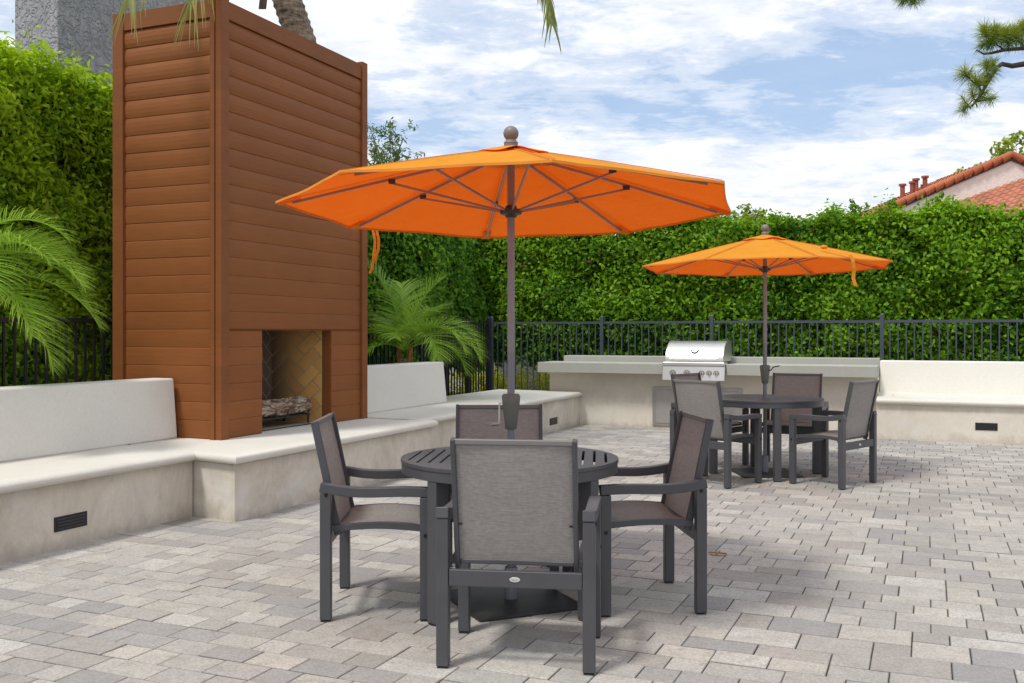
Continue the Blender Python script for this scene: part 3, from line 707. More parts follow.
#PART3
# ------------------------------------------------------------------ umbrellas
NEAR, FAR_ = Vector((-.005, 4.973, 0)), Vector((2.447, 9.48, 0))
RIM, ZR, ZA = 1.165, 1.998, 2.298
def umbrella(label, loc, tilt, rz, base_rz):
    o = empty('patio_umbrella', loc, 0, label=label, cat='umbrella', group='orange umbrellas over the tables')
    R = Matrix.Rotation(tilt, 4, 'X') @ Matrix.Rotation(rz, 4, 'Z'); C0 = Vector((0, 0, 2.1))
    def X(p): return tuple((R @ (Vector(p)-C0)) + C0)
    def zc(r): return ZA - (ZA-ZR)*(r/RIM)**1.06
    bz = Matrix.Rotation(base_rz, 4, 'Z')
    b = MB().box((0, 0, .008), (.57, .57, .014), base_rz).build('base_plate', M['plate'], o, bevel=.004)
    MB().lathe([(.034,.0),(.034,.15),(.030,.16)], (0,0,.0155), 18).build('base_stem', M['pole_low'], b, smooth='auto')
    MB().tube([(0,0,.17),(0,0,.94)], .0185, 18).build('lower_pole', M['pole_low'], o, smooth='auto')
    MB().tube([(0,0,1.03),(0,0,1.26)], .0188, 18).build('lower_pole', M['pole_low'], o, smooth='auto')
    MB().tube([(0,0,1.2605),(0,0,2.318)], .0192, 18).build('upper_pole', M['pole_up'], o, smooth='auto')
    # canopy: eight panels, each a little slack between its ribs
    m = MB(); nr, na = 14, 8
    idx = {}
    for i in range(1, nr+1):
        r = RIM*i/nr
        for k in range(8):
            for q in range(na):
                f = q/na; a0, a1 = 2*PI*k/8, 2*PI*(k+1)/8
                p0 = Vector((r*math.cos(a0), r*math.sin(a0), 0)); p1 = Vector((r*math.cos(a1), r*math.sin(a1), 0)); p = p0.lerp(p1, f)
                sc = 4*f*(1-f); t = i/nr
                p *= 1 - .010*sc*t**3; z = zc(r) - .014*sc*math.sin(PI*min(1, t*1.02)) - .001*sc*t + .0025*math.sin(f*PI*3+k*1.7)*t
                idx[(i, k*na+q)] = len(m.v); m.v.append(X((p.x, p.y, z)))
    top = len(m.v); m.v.append(X((0, 0, ZA)))
    W8 = 8*na
    for j in range(W8): m.f.append((top, idx[(1, j)], idx[(1, (j+1) % W8)]))
    for i in range(1, nr):
        for j in range(W8): m.f.append((idx[(i, j)], idx[(i+1, j)], idx[(i+1, (j+1) % W8)], idx[(i, (j+1) % W8)]))
    c = m.build('canopy', M['canopy'], o); me = c.data
    me.polygons.foreach_set('use_smooth', [True]*len(me.polygons))
    # seams lie over the ribs, a turned hem runs round the rim
    hm = MB(); pts = [Vector(m.v[idx[(nr, j)]]) for j in range(W8)] ; pts.append(pts[0])
    hm.beam([p + Vector((0,0,-.004)) for p in pts], .004, .011); hm.build('hem', M['hem'], c)
    # vent cap, its edge lifted in places
    m = MB(); prev = None
    for i in range(6):
        r = .035+.185*i/5; k = len(m.v)
        for j in range(64):
            a = 2*PI*j/64; oc = math.cos(PI/8)/math.cos(((a+PI/8) % (PI/4)) - PI/8) if False else 1/ max(.92, math.cos((a % (PI/4)) - PI/8)/math.cos(PI/8)*.98)
            w_ = .005*math.sin(4*a+1.0)*(i/5)**2 + .004*math.sin(7*a)*(i/5)**2
            m.v.append(X((r*math.cos(a)*oc, r*math.sin(a)*oc, zc(r)+.016-.0015*i+w_)))
        if prev is not None:
            for j in range(64): m.f.append((prev+j, k+j, k+(j+1)%64, prev+(j+1)%64))
        prev = k
    m.build('vent_flap', M['canopy'], c, smooth=True)
    sm = MB()
    for k in range(8):
        for s_ in (-1, 1):
            a = 2*PI*k/8; q = [Vector(m_) for m_ in (X((math.cos(a)*r-s_*math.sin(a)*.012, math.sin(a)*r+s_*math.cos(a)*.012, zc(r)+.0025)) for r in (.2,.4,.6,.8,1.0,RIM-.01))]
            sm.beam(q, .004, .0022, (R @ Vector((-math.sin(a), math.cos(a), 0))))
    sm.build('seam', M['seam'], c)
    for k in range(8):
        a = 2*PI*k/8; d = Vector((math.cos(a), math.sin(a), 0)); sd = (R @ Vector((-d.y, d.x, 0))).normalized()
        rb = MB().beam([X((d.x*r, d.y*r, zc(r)-.024)) for r in (.035, .4, .8, RIM-.08)], .0095, .013, sd).build('rib', M['rib'], o)
        # small pocket that holds the tip of the rib
        MB().beam([X((d.x*r, d.y*r, zc(r)-.016)) for r in (RIM-.12, RIM-.012)], .050, .004, sd).build('tip_pocket', M['canopy'], rb)
        rj = .60; J0 = Vector(X((d.x*.045, d.y*.045, 1.978))); J1 = Vector(X((d.x*rj, d.y*rj, zc(rj)-.045)))
        J0 = Vector((d.x*.0, 0, 0)) + Vector((R @ d).to_tuple())*.045 + Vector((0, 0, 1.978))
        MB().beam([J0, J1], .009, .011, sd).build('strut', M['rib'], o)
        MB().box(tuple(J1 + Vector((0,0,.008))), (.034, .015, .022), math.atan2(d.y, d.x)+rz).build('bracket', M['runner'], rb)
    MB().lathe([(.026,1.945),(.03,1.955),(.052,1.962),(.056,1.97),(.056,1.984),(.030,1.992),(.027,2.005)], (0,0,0), 24).build('hub', M['runner'], o, smooth='auto')
    MB().lathe([(.024,2.255),(.045,2.262),(.045,2.285),(.024,2.292)], (0,0,0), 20).build('top_hub', M['runner'], o, smooth='auto')
    ball = lambda r, z: [(max(.001, r*math.sin(PI*i/12)), z-r*math.cos(PI*i/12)) for i in range(13)]
    MB().lathe([(.034,2.300),(.036,2.312)] + [(.037*math.sin(x), 2.324-.016*math.cos(x)) for x in (1.2,1.6,2.0,2.3)] + [(.026,2.342)], (0,0,0), 24).build('finial_collar', M['finial'], o, smooth='auto')
    MB().lathe(ball(.039, 2.372), (0,0,0), 24).build('finial', M['finial'], o, smooth=True)
    # crank housing
    m = MB()
    sec = [(.872,.026,.026),(.880,.030,.030),(.93,.036,.034),(1.0,.044,.039),(1.040,.047,.040),(1.052,.038,.033)]
    pv = None
    for (z, a, b2) in sec:
        k = len(m.v); ch = .35
        for (x, y) in ((-a,-b2*ch),(-a*ch,-b2),(a*ch,-b2),(a,-b2*ch),(a,b2*ch),(a*ch,b2),(-a*ch,b2),(-a,b2*ch)): m.v.append((x, y, z))
        if pv is not None:
            for j in range(8): m.f.append((pv+j, pv+(j+1)%8, k+(j+1)%8, k+j))
        pv = k
    m.f += [tuple(reversed(range(8))), tuple(pv+j for j in range(8))]
    cr = m.build('crank_housing', M['crankbox'], o, bevel=.003)
    return o, cr, X, zc
def ribbon(name, pts, w, parent):
    m = MB(); m.beam(pts, w, .003, (1, .3, 0)); return m.build(name, M['canopy'], parent)
un, cr, X, zc = umbrella('nearer orange patio umbrella, larger in view, standing through the near slatted table', NEAR, math.radians(-1.9), math.radians(8), math.radians(23.6))
MB().tube([(-.040,-.01,1.005),(-.058,-.015,1.008),(-.060,-.018,.905),(-.095,-.02,.900)], .005, 8).build('crank_handle', M['steel'], cr)
MB().tube([(-.064,-.019,.901),(-.098,-.021,.899)], .009, 10).build('crank_knob', M['steel_dull'], cr)
g0 = Vector(X((RIM*math.cos(math.radians(137-8)), RIM*math.sin(math.radians(137-8)), ZR)))
for dx, ln in ((0, .23), (.022, .17)):
    p = g0 + Vector((dx+.035, .015, .0)); ribbon('tie_strap', [p, p+Vector((.014,.0,-.06)), p+Vector((.012,0,-.12)), p+Vector((-.004,0,-ln)), p+Vector((-.016,0,-ln-.03))], .016, un)
RIM = 1.21
uf, crf, X, zc = umbrella('farther orange patio umbrella, smaller in view, at the table by the grill', FAR_, math.radians(-.6), math.radians(6), math.radians(2))
MB().tube([(.035,-.02,1.0),(.05,-.03,1.0),(.07,-.035,1.03),(.13,-.04,1.045)], .006, 8).build('crank_handle', M['knob'], crf)
# strap thrown over the edge of the far canopy
p = Vector((.413, -.888, 0)); r0 = p.length
d = p.normalized()
tp = [d*(r0*.82), d*(r0*.92), d*(r0*1.0), d*(r0*1.08), d*(r0*1.145)]
pts = [Vector((q.x, q.y, zc(q.length)+.012)) for q in tp]
pts += [pts[-1]+Vector((.02,-.01,-.05)), pts[-1]+Vector((.03,-.012,-.13)), pts[-1]+Vector((.022,-.012,-.2)), pts[-1]+Vector((.045,-.012,-.27))]
ribbon('tie_strap', pts, .035, uf)
MB().lathe([(.001,-.02),(.025,-.012),(.032,0),(.025,.012),(.001,.02)], tuple(pts[0]+Vector((0,0,.012))), 10).build('knot', M['canopy'], uf, smooth=True)

# ------------------------------------------------------------------ tables
def make_table(label, loc, rz, leg_rz):
    o = empty('round_table', loc, rz, label=label, cat='table', group='round slatted patio tables')
    RT, zt, th = .548, .735, .020
    m = MB(); n = 96
    m.prism([(RT*math.cos(2*PI*i/n), RT*math.sin(2*PI*i/n)) for i in range(n)], zt-th, zt)
    top = m.build('tabletop', M['metal'], o)
    cut = MB()
    for s in (-1, 1):
        for i in range(8):
            x = s*(.085+.057*i)
            if abs(x) > RT-.04: continue
            half = min(.27, math.sqrt(RT*RT-x*x)-.075)
            if half < .05: continue
            pr = [(x-.0058, -half), (x+.0058, -half), (x+.0058, half), (x-.0058, half)]
            cut.prism(pr, zt-.1, zt+.1)
    ring = [(.024*math.cos(2*PI*i/20), .024*math.sin(2*PI*i/20)) for i in range(20)]; cut.prism(ring, zt-.1, zt+.1)
    co = cut.build('cutter', M['metal'], o)
    bo = top.modifiers.new('slots', 'BOOLEAN'); bo.object = co; bo.solver = 'EXACT'; bo.operation = 'DIFFERENCE'
    bpy.context.view_layer.update(); dg = bpy.context.evaluated_depsgraph_get(); ev = top.evaluated_get(dg); nm = bpy.data.meshes.new_from_object(ev)
    top.modifiers.clear(); top.data = nm; bpy.data.objects.remove(co)
    bv = top.modifiers.new('bevel', 'BEVEL'); bv.width = .0025; bv.segments = 2; bv.angle_limit = math.radians(50)
    m = MB(); n = 72; ks = []
    for (r, z) in ((RT-.016, zt-th-.001), (RT-.004, zt-th-.001), (RT-.004, zt-.066), (RT-.016, zt-.066)):
        ks.append(len(m.v)); m.v += [(r*math.cos(2*PI*i/n), r*math.sin(2*PI*i/n), z) for i in range(n)]
    for a in range(4):
        for i in range(n): m.f.append((ks[a]+i, ks[a]+(i+1)%n, ks[(a+1)%4]+(i+1)%n, ks[(a+1)%4]+i))
    m.build('apron', M['metal'], o, smooth='auto')
    m = MB()
    for a in range(4):
        an = leg_rz + a*PI/2; d = Vector((math.cos(an), math.sin(an), 0))
        m.beam([d*.05+Vector((0,0,zt-.045)), d*(RT-.02)+Vector((0,0,zt-.045))], .035, .045)
    m.build('underframe', M['metal'], o)
    MB().lathe([(.032,zt-.085),(.045,zt-.085),(.045,zt-th-.002),(.032,zt-th-.002)], (0,0,0), 20).build('umbrella_collar', M['metal'], o, smooth='auto')
    for a in range(4):
        an = leg_rz + a*PI/2
        l = MB().box((math.cos(an)*(RT-.048), math.sin(an)*(RT-.048), (zt-.067)/2+.003), (.082, .062, zt-.067-.006), an).build('leg', M['metal'], o, bevel=.004)
        MB().box((math.cos(an)*(RT-.048), math.sin(an)*(RT-.048), .0015), (.076, .056, .003), an).build('foot', M['knob'], l)
    return o
make_table('nearer round charcoal table with slatted top, in front of the fireplace', (-.012, 4.96, 0), math.radians(-5), math.radians(228+5))
make_table('farther round charcoal table, in front of the grill', (2.447, 9.48, 0), math.radians(-35), math.radians(-92+35))

# ------------------------------------------------------------------ chairs
def make_chair():
    o = empty('dining_armchair', (0,0,0)); K = M['metal']
    LX, LY, W_, D_ = .297, .235, .050, .052
    azR, azM, azF = .655, .636, .628; th = .045
    for sx in (-1, 1):
        for sy in (-1, 1):
            zt_ = (azR if sy < 0 else azF) - th - .0015
            l = MB().box((sx*LX, sy*LY, zt_/2+.004), (W_, D_, zt_-.008)).build('leg', K, o, bevel=.004)
            MB().box((sx*LX, sy*LY, .0022), (W_-.006, D_-.006, .0035)).build('foot_cap', M['knob'], l)
            bz_ = .598 if sy < 0 else .405
            MB().tube([(sx*(LX+W_/2), sy*LY+(.004 if sy<0 else 0), bz_), (sx*(LX+W_/2+.004), sy*LY+(.004 if sy<0 else 0), bz_)], .0085, 12).build('bolt', M['bolt'], l, smooth='auto')
        y0, y1 = -LY-D_/2, LY+D_/2; pts = []
        for i in range(15):
            t = i/14; y = y0+(y1-y0)*t
            z = azR + (azF-azR)*t - .012*math.sin(PI*t)*1.0 - .006*math.sin(2*PI*t)
            pts.append((sx*LX, y, z-th/2))
        MB().beam(pts, .052, th, (1,0,0)).build('armrest', K, o, bevel=.004)
        # seat side rail, bowed a little upwards
        pts = [(sx*.2575, -.208+.417*i/10, .428+.014*math.sin(PI*i/10)) for i in range(11)]
        MB().beam(pts, .0245, .030, (1,0,0)).build('seat_rail', K, o, bevel=.003)
        # back upright leaning backwards
        MB().beam([(sx*.244, -.185, .395), (sx*.244, -.212, .52), (sx*.244, -.262, .76), (sx*.244, -.300, .938)], .020, .036, (1,0,0)).build('back_upright', K, o, bevel=.004)
        MB().tube([(sx*.232, -.236, .585), (sx*.218, -.238, .585)], .004, 8).build('pin', M['bolt'], o)
    MB().bb(-LX+W_/2+.001, LX-W_/2-.001, -LY-.020, -LY+.006, .335, .402).build('rear_rail', K, o, bevel=.004)
    MB().bb(-LX+W_/2+.001, LX-W_/2-.001, LY-.010, LY+.012, .350, .408).build('front_rail', K, o, bevel=.004)
    bd = MB(); n = 24
    k = len(bd.v); bd.v += [(.022*math.cos(2*PI*i/n), -LY-.0205, .369+.0105*math.sin(2*PI*i/n)) for i in range(n)] + [(.020*math.cos(2*PI*i/n), -LY-.0230, .369+.009*math.sin(2*PI*i/n)) for i in range(n)]
    for i in range(n): bd.f.append((i, (i+1)%n, n+(i+1)%n, n+i))
    bd.f.append(tuple(n+i for i in range(n))); bg_ = bd.build('badge', M['badge'], o)
    mk = MB()
    for (x, wv) in ((-.010,.004), (-.004,.005), (.003,.004), (.009,.004)): mk.box((x, -LY-.0233, .3695), (wv, .0006, .003))
    mk.box((0, -LY-.0233, .3655), (.012, .0006, .0012)); mk.build('badge_mark', M['steel_dull'], bg_)
    # slings: sheets with a small belly
    def sheet(name, fn, nu, nv, th_=.0035):
        m = MB()
        for s in (0, 1):
            for j in range(nv+1):
                for i in range(nu+1): m.v.append(fn(i/nu, j/nv, s*th_))
        w2 = nu+1; h2 = (nu+1)*(nv+1)
        for s in (0, 1):
            for j in range(nv):
                for i in range(nu):
                    q = (s*h2+j*w2+i, s*h2+j*w2+i+1, s*h2+(j+1)*w2+i+1, s*h2+(j+1)*w2+i); m.f.append(q if s else q[::-1])
        x = m.build(name, M['sling'], o, smooth=True); return x
    def back(a, b2, t):
        z = .432+(.918-.432)*b2; x = -.234+.468*a
        y = -.193 - .104*((z-.432)/.486)**1.05 - .018*math.sin(PI*a)*(.35+.65*math.sin(PI*b2)) - t
        return (x, y, z)
    def seat(a, b2, t):
        y = -.19+.40*b2; x = -.245+.49*a
        z = .442+.014*math.sin(PI*b2) - .020*math.sin(PI*a)*(.5+.5*math.sin(PI*min(1, b2+.15))) - t + (-.012*max(0, b2-.9)*10)
        return (x, y, z)
    sheet('back_sling', back, 12, 14); sheet('seat_sling', seat, 12, 12)
    MB().beam([(-.254, -.3005, .925), (.254, -.3005, .925)], .022, .024, (0,1,0)).build('top_rail', M['rail'], o, bevel=.006)
    MB().beam([(-.234, -.190, .424), (.234, -.190, .424)], .022, .018, (0,1,0)).build('lower_rail', K, o, bevel=.004)
    MB().beam([(-.244, .216, .424), (.244, .216, .424)], .020, .020, (0,1,0)).build('seat_front_bar', K, o, bevel=.004)
    return o
proto = make_chair()
def rear(px_, py_, fx, fy):      # rear-leg midpoint and facing -> centre and turn
    d = Vector((fx, fy, 0)).normalized(); c = Vector((px_, py_, 0)) + d*.235
    return c, math.atan2(d.y, d.x) - PI/2
spots = [
 ((.014, 3.955, .135, .99), 'chair nearest the camera with its back turned to it, at the near table', 'near'),
 ((-.885, 4.93, 1.0, .02), 'chair on the left side of the near table, facing right', 'near'),
 ((.885, 5.05, -.99, -.10), 'chair on the right side of the near table, facing left', 'near'),
 ((-.075, 5.71, .01, -1), 'chair on the far side of the near table, partly behind the umbrella crank', 'near'),
 ((1.684, 8.783, .738, .675), 'front left chair at the far table, its grey back turned to the camera', 'far'),
 ((3.074, 8.712, -.70, .71), 'front right chair at the far table, seen from behind and to the side', 'far'),
 ((2.965, 10.22, -.45, -.89), 'chair behind the far table, right of its umbrella pole, facing the camera', 'far'),
 ((1.86, 10.20, .72, -.69), 'chair at the far table closest to the grill, mostly hidden behind another chair', 'far')]
for i, (a, lab, g_) in enumerate(spots):
    o = proto if i == 0 else copy_tree(proto); c, rz = rear(*a); o.location = c; o.rotation_euler = (0, 0, rz)
    tag(o, 'mesh ' + lab, 'chair', 'armchairs round the ' + g_ + ' table')
#PART4
# ------------------------------------------------------------------ vegetation
def tints(n, pos, s=1.4, bias=0.0, seed=0.0, brown=.004):
    t = np.zeros((n, 2))
    for i in range(n): t[i, 0] = .42 + bias + .55*field(pos[i], s, seed) + rng.normal(0, .17)
    t[:, 1] = np.where(rng.random(n) < brown, rng.uniform(.4, 1, n), 0); return t
def hedge(name, label, v0, v1, u0, u1, z0, z1, face, nsprig, per, ln, wd, mat, seed, trunks=(), faces_w=(1, .18), bump_=.16, sprig=.085, topfn=None, botfn=None, cat='hedge', bright=.25):
    """clipped hedge: sprigs of leaves on a bumpy face and top, twigs and an added dark core that blocks light inside. face: '-u' or '+v' looks at the patio"""
    o, off = pthing(name, (v0+v1)/2, (u0+u1)/2, label=label, cat=cat)
    pos = []; nrm = []; tt = []
    lenf = (v1-v0) if face == '-u' else (u1-u0)
    tf = topfn or (lambda a: 0.0); bf = botfn or (lambda a: 0.0)
    for i in range(nsprig):
        a = rng.random(); ontop = rng.random() < faces_w[1]
        av = (v0 + a*(v1-v0)) if face == '-u' else (u0 + a*(u1-u0))
        zt = z1 + tf(av); zb_ = z0 + bf(av)
        z = zt if ontop else zb_ + (zt-zb_)*rng.random()
        depth = (rng.random()*.9 if ontop else 0)
        b = bump_*(field((av, z, 0), .9, seed)*1.0 + field((av, z, 0), 2.6, seed+5)*.75)
        if face == '-u':
            p = np.array([av, u0 + depth - b, z]); n0 = np.array([0, -1., .45])
        else:
            p = np.array([v1 - depth + b, av, z]); n0 = np.array([1., -.15, .45])
        if ontop: p[2] += b*.9 + rng.exponential(.035); n0 = n0*.4 + np.array([0, 0, 1.])
        edge = max(0, 1-(zt-z)/.25) if not ontop else 0
        if face == '-u': p[1] += edge*.12
        else: p[0] -= edge*.12
        gap = field((av, z, 3.0), 3.3, seed+9)
        if gap > .20 and not ontop and rng.random() < .8:
            if face == '-u': p[1] += .14
            else: p[0] -= .14
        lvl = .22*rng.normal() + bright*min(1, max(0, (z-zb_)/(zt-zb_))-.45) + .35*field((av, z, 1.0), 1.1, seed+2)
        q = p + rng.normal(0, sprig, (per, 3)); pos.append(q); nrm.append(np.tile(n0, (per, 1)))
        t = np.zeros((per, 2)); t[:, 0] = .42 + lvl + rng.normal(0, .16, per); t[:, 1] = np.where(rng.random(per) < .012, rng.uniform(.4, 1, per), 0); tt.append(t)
    pos = np.concatenate(pos); nrm = np.concatenate(nrm); tt = np.concatenate(tt)
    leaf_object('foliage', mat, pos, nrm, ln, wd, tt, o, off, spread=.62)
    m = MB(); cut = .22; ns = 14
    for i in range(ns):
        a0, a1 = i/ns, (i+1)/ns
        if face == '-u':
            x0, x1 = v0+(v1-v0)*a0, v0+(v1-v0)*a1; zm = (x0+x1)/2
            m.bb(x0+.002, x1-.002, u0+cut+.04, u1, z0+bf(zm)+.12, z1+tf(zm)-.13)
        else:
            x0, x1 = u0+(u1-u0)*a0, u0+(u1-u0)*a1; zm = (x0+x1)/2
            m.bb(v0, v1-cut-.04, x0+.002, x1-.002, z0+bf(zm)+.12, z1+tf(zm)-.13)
    m.build('shade_core', M['hedge_core'], o, off)  # solid dark boxes added to stop light and darken the gaps between leaves
    m = MB(); R = random.Random(int(seed*10))
    for i in range(420):
        a = R.random(); av = (v0+a*(v1-v0)) if face == '-u' else (u0+a*(u1-u0)); z = z0+bf(av)+(z1-z0-bf(av))*R.random()**1.5*.9
        dz, ds = R.uniform(.1, .4), R.uniform(-.2, .2)
        if face == '-u': p0, p1 = (av, u0+.3, z), (av+ds, u0+R.uniform(-.08, .06), z+dz)
        else: p0, p1 = (v1-.3, av, z), (v1+R.uniform(-.06, .08), av+ds, z+dz)
        m.tube([p0, p1], [.010, .004], 4)
    m.build('twigs', M['bark'], o, off)
    for (tv, tu) in trunks:
        MB().tube([(tv, tu, -.06), (tv+.03, tu+.02, .5), (tv-.04, tu-.02, 1.2), (tv+.05, tu, 1.9)], [.09, .075, .07, .05], 9).build('trunk', M['bark'], o, off, smooth=True)
    return o
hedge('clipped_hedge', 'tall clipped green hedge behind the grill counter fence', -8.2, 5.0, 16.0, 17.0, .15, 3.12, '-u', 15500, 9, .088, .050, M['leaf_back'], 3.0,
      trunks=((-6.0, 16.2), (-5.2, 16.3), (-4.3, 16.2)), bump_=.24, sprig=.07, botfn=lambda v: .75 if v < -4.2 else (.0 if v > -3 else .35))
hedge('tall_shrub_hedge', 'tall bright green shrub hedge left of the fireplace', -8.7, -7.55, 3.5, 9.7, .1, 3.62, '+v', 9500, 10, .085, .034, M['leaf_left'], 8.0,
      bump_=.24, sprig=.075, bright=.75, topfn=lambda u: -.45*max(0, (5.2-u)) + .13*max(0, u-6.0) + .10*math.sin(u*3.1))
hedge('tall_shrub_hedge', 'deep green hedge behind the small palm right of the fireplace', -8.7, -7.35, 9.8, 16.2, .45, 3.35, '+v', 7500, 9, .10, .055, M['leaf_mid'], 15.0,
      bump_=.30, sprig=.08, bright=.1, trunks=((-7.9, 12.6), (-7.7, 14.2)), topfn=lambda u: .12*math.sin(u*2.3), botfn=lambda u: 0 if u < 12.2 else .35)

def leafball(pos, nrm, tt, c, r, n, lvl=0.0, flat=.8):
    d = rng.normal(0, 1, (n, 3)); d /= np.linalg.norm(d, axis=1)[:, None]; rr = r*rng.random(n)**.45
    q = np.array(c) + d*rr[:, None]*np.array([1, 1, flat]); pos.append(q); nrm.append(d*.8+np.array([0, 0, .5]))
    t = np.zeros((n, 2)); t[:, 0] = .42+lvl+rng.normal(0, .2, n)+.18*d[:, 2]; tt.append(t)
# low shrubs and ground cover beyond the fences
o, off = pthing('low_shrub', -7.25, 11.6, label='low round green shrub behind the short backrest, under the small palm', cat='shrub')
pos, nrm, tt = [], [], []
for i in range(46): leafball(pos, nrm, tt, (-7.3+rng.normal(0, .16), 11.0+rng.random()*2.3, .35+rng.random()*.72), .17, 75)
leaf_object('foliage', M['leaf_mid'], np.concatenate(pos), np.concatenate(nrm), .075, .045, np.concatenate(tt), o, off)
for k in range(5): MB().tube([(-7.3, 11.1+.5*k, -.06), (-7.28, 11.15+.5*k, .5)], [.02, .012], 6).build('stem', M['bark'], o, off)
gc, off = pthing('ground_cover', -6, 17.5); tag(gc, 'low yellow green ground cover beyond the corner of the fence', 'ground cover', kind='stuff')
pos, nrm, tt = [], [], []
for i in range(520):
    v = -9.5+rng.random()*6.0; u = 14.0+rng.random()*5.5
    if v > -7.4 and u < 15.6: v -= 2.2
    hh_ = .12 + (.52 if u > 16.9 else .14)*rng.random()
    leafball(pos, nrm, tt, (v, u, hh_), .16, 42, .15)
leaf_object('foliage', M['leaf_yellow'], np.concatenate(pos), np.concatenate(nrm), .06, .035, np.concatenate(tt), gc, off)
w1, off = pthing('boundary_wall', -7, 20.0, label='pale boundary wall glimpsed through the fence beyond the hedge', cat='wall')
MB().bb(-14, 3, 20.0, 20.25, -.06, 1.35).build('wall_face', M['pale_wall'], w1, off); MB().bb(-14.02, 3.02, 19.96, 20.29, 1.352, 1.43).build('coping', M['pale_wall'], w1, off)
w2, off = pthing('board_gate', -7.5, 18.4, label='dark grey board gate seen through the fence corner', cat='gate')
m = MB()
for k in range(9): m.bb(-8.15+.115*k, -8.045+.115*k, 18.4, 18.43, .05, 1.2)
m.build('board_panel', M['grey_gate'], w2, off)
MB().bb(-7.10, -6.92, 18.32, 18.5, -.06, 1.30).build('gate_post', M['pale_wall'], w2, off)
MB().bb(-8.32, -8.17, 18.35, 18.5, -.06, 1.25).build('gate_post', M['grey_gate'], w2, off)

# feathery palms
def frond(m, T, base, heading, length, rise, droop, nl, ll, wd, lvl=.5, vee=.35, hang=.25, seedj=0):
    """one feather leaf: curved stalk plus two rows of narrow leaflets; adds to leaflet mesh m, returns stalk points"""
    R = random.Random(seedj); pts = []; p = Vector(base); el = rise; st = length/22; hd = heading
    for i in range(23):
        pts.append(p.copy()); p = p + Vector((math.cos(hd)*math.cos(el), math.sin(hd)*math.cos(el), math.sin(el)))*st; el -= droop/22*(1+.9*i/22); hd += R.uniform(-.01, .01)
    for k in range(nl):
        t = .16+.84*k/(nl-1); q = t*22; i = min(21, int(q)); c = pts[i].lerp(pts[i+1], q-i); tg = (pts[i+1]-pts[i]).normalized()
        sd = tg.cross(Vector((0,0,1)))
        if sd.length < .05: sd = Vector((1,0,0))
        sd.normalize(); up = sd.cross(tg).normalized()
        L_ = ll*(math.sin(PI*min(1, .12+t*.80))**.6)*R.uniform(.82, 1.08)*(1-.35*max(0, t-.8)/.2)
        for s in (-1, 1):
            d = (sd*s*(1.08-.35*t) + tg*(.35+.50*t) + up*(vee+R.uniform(-.10, .10))).normalized()
            d = (d + Vector((R.uniform(-.09,.09), R.uniform(-.09,.09), R.uniform(-.09,.09)))).normalized()
            a = c.copy(); seg = 4; w_ = wd*R.uniform(.8, 1.1); kk = len(m.v); side = d.cross(up)
            if side.length < .1: side = tg.copy()
            side.normalize(); lv = lvl+R.gauss(0, .18)
            for j in range(seg+1):
                f = j/seg; ww = w_*(.55+.9*f if f < .35 else 1.0*(1-f)**.8+.03)
                m.v += [tuple(a+side*ww/2), tuple(a-side*ww/2)]
                T += [(max(0, min(1, lv+.15*f)), (.7 if f > .8 and k % 5 == 0 else 0), 0, 1)]*2
                a = a + d*L_/seg; d = (d + Vector((0,0,-hang*(.4+f)))).normalized()
            for j in range(seg): m.f.append((kk+2*j, kk+2*j+1, kk+2*j+3, kk+2*j+2))
    return pts
def small_palm(label, loc, fronds, mat, trunk_h, boots=True, ll=.42, wd=.020, sr=.011):
    o = empty('pygmy_palm', (loc[0], loc[1], 0), 0, label=label, cat='palm'); z0 = loc[2]
    for i, (az, ln, ri, dr_, lv) in enumerate(fronds):
        m = MB(); T = []
        pts = frond(m, T, (0,0,z0), math.radians(az), ln, math.radians(ri), math.radians(dr_), 62, ll, wd, lv, seedj=i+int(loc[0]*50))
        f = m.build('frond', mat, o, tints=T)
        s = MB().tube(pts, [sr*(1-.8*k/22) for k in range(23)], 6)
        s.build('stalk', mat, f, tints=[(.75,0,0,1)]*len(s.v))
    if trunk_h:
        MB().tube([(0,0,-.06), (.01,0,trunk_h*.5), (0,0,trunk_h)], [.07,.075,.065], 12).build('trunk', M['palmbark'], o, smooth=True)
        R = random.Random(2)
        for k in range(16):
            a = R.uniform(0, 2*PI); z = trunk_h-.30+R.random()*.26; d = Vector((math.cos(a), math.sin(a), 0))
            MB().beam([d*.065+Vector((0,0,z)), d*.095+Vector((0,0,z+.10)), d*.115+Vector((0,0,z+.19+.05*R.random()))], .038, .012).build('frond_boot', M['fibre'], o)
    return o
# right of the fireplace (crown centre seen just above the short backrest)
Yp = 13.0; xp = (404-512)/980*Yp
small_palm('small feathery palm right of the fireplace with brown trunk above the short backrest', (xp, Yp, 1.12),
  [(6, 1.35, 62, 105, .75), (-12, 1.25, 45, 85, .8), (-25, 1.15, 58, 95, .7), (25, 1.1, 30, 80, .5), (-48, 1.0, 58, 110, .6), (100, 1.2, 78, 40, .5), (150, .9, 55, 100, .35), (185, 1.0, 60, 110, .35), (-95, .7, 66, 80, .6), (215, .8, 35, 90, .3), (60, 1.1, 68, 60, .5), (175, 1.35, 84, 30, .4), (-5, 1.15, 82, 35, .75), (130,.95,68,70,.4)], M['palm'], 1.02, ll=.48, wd=.017)
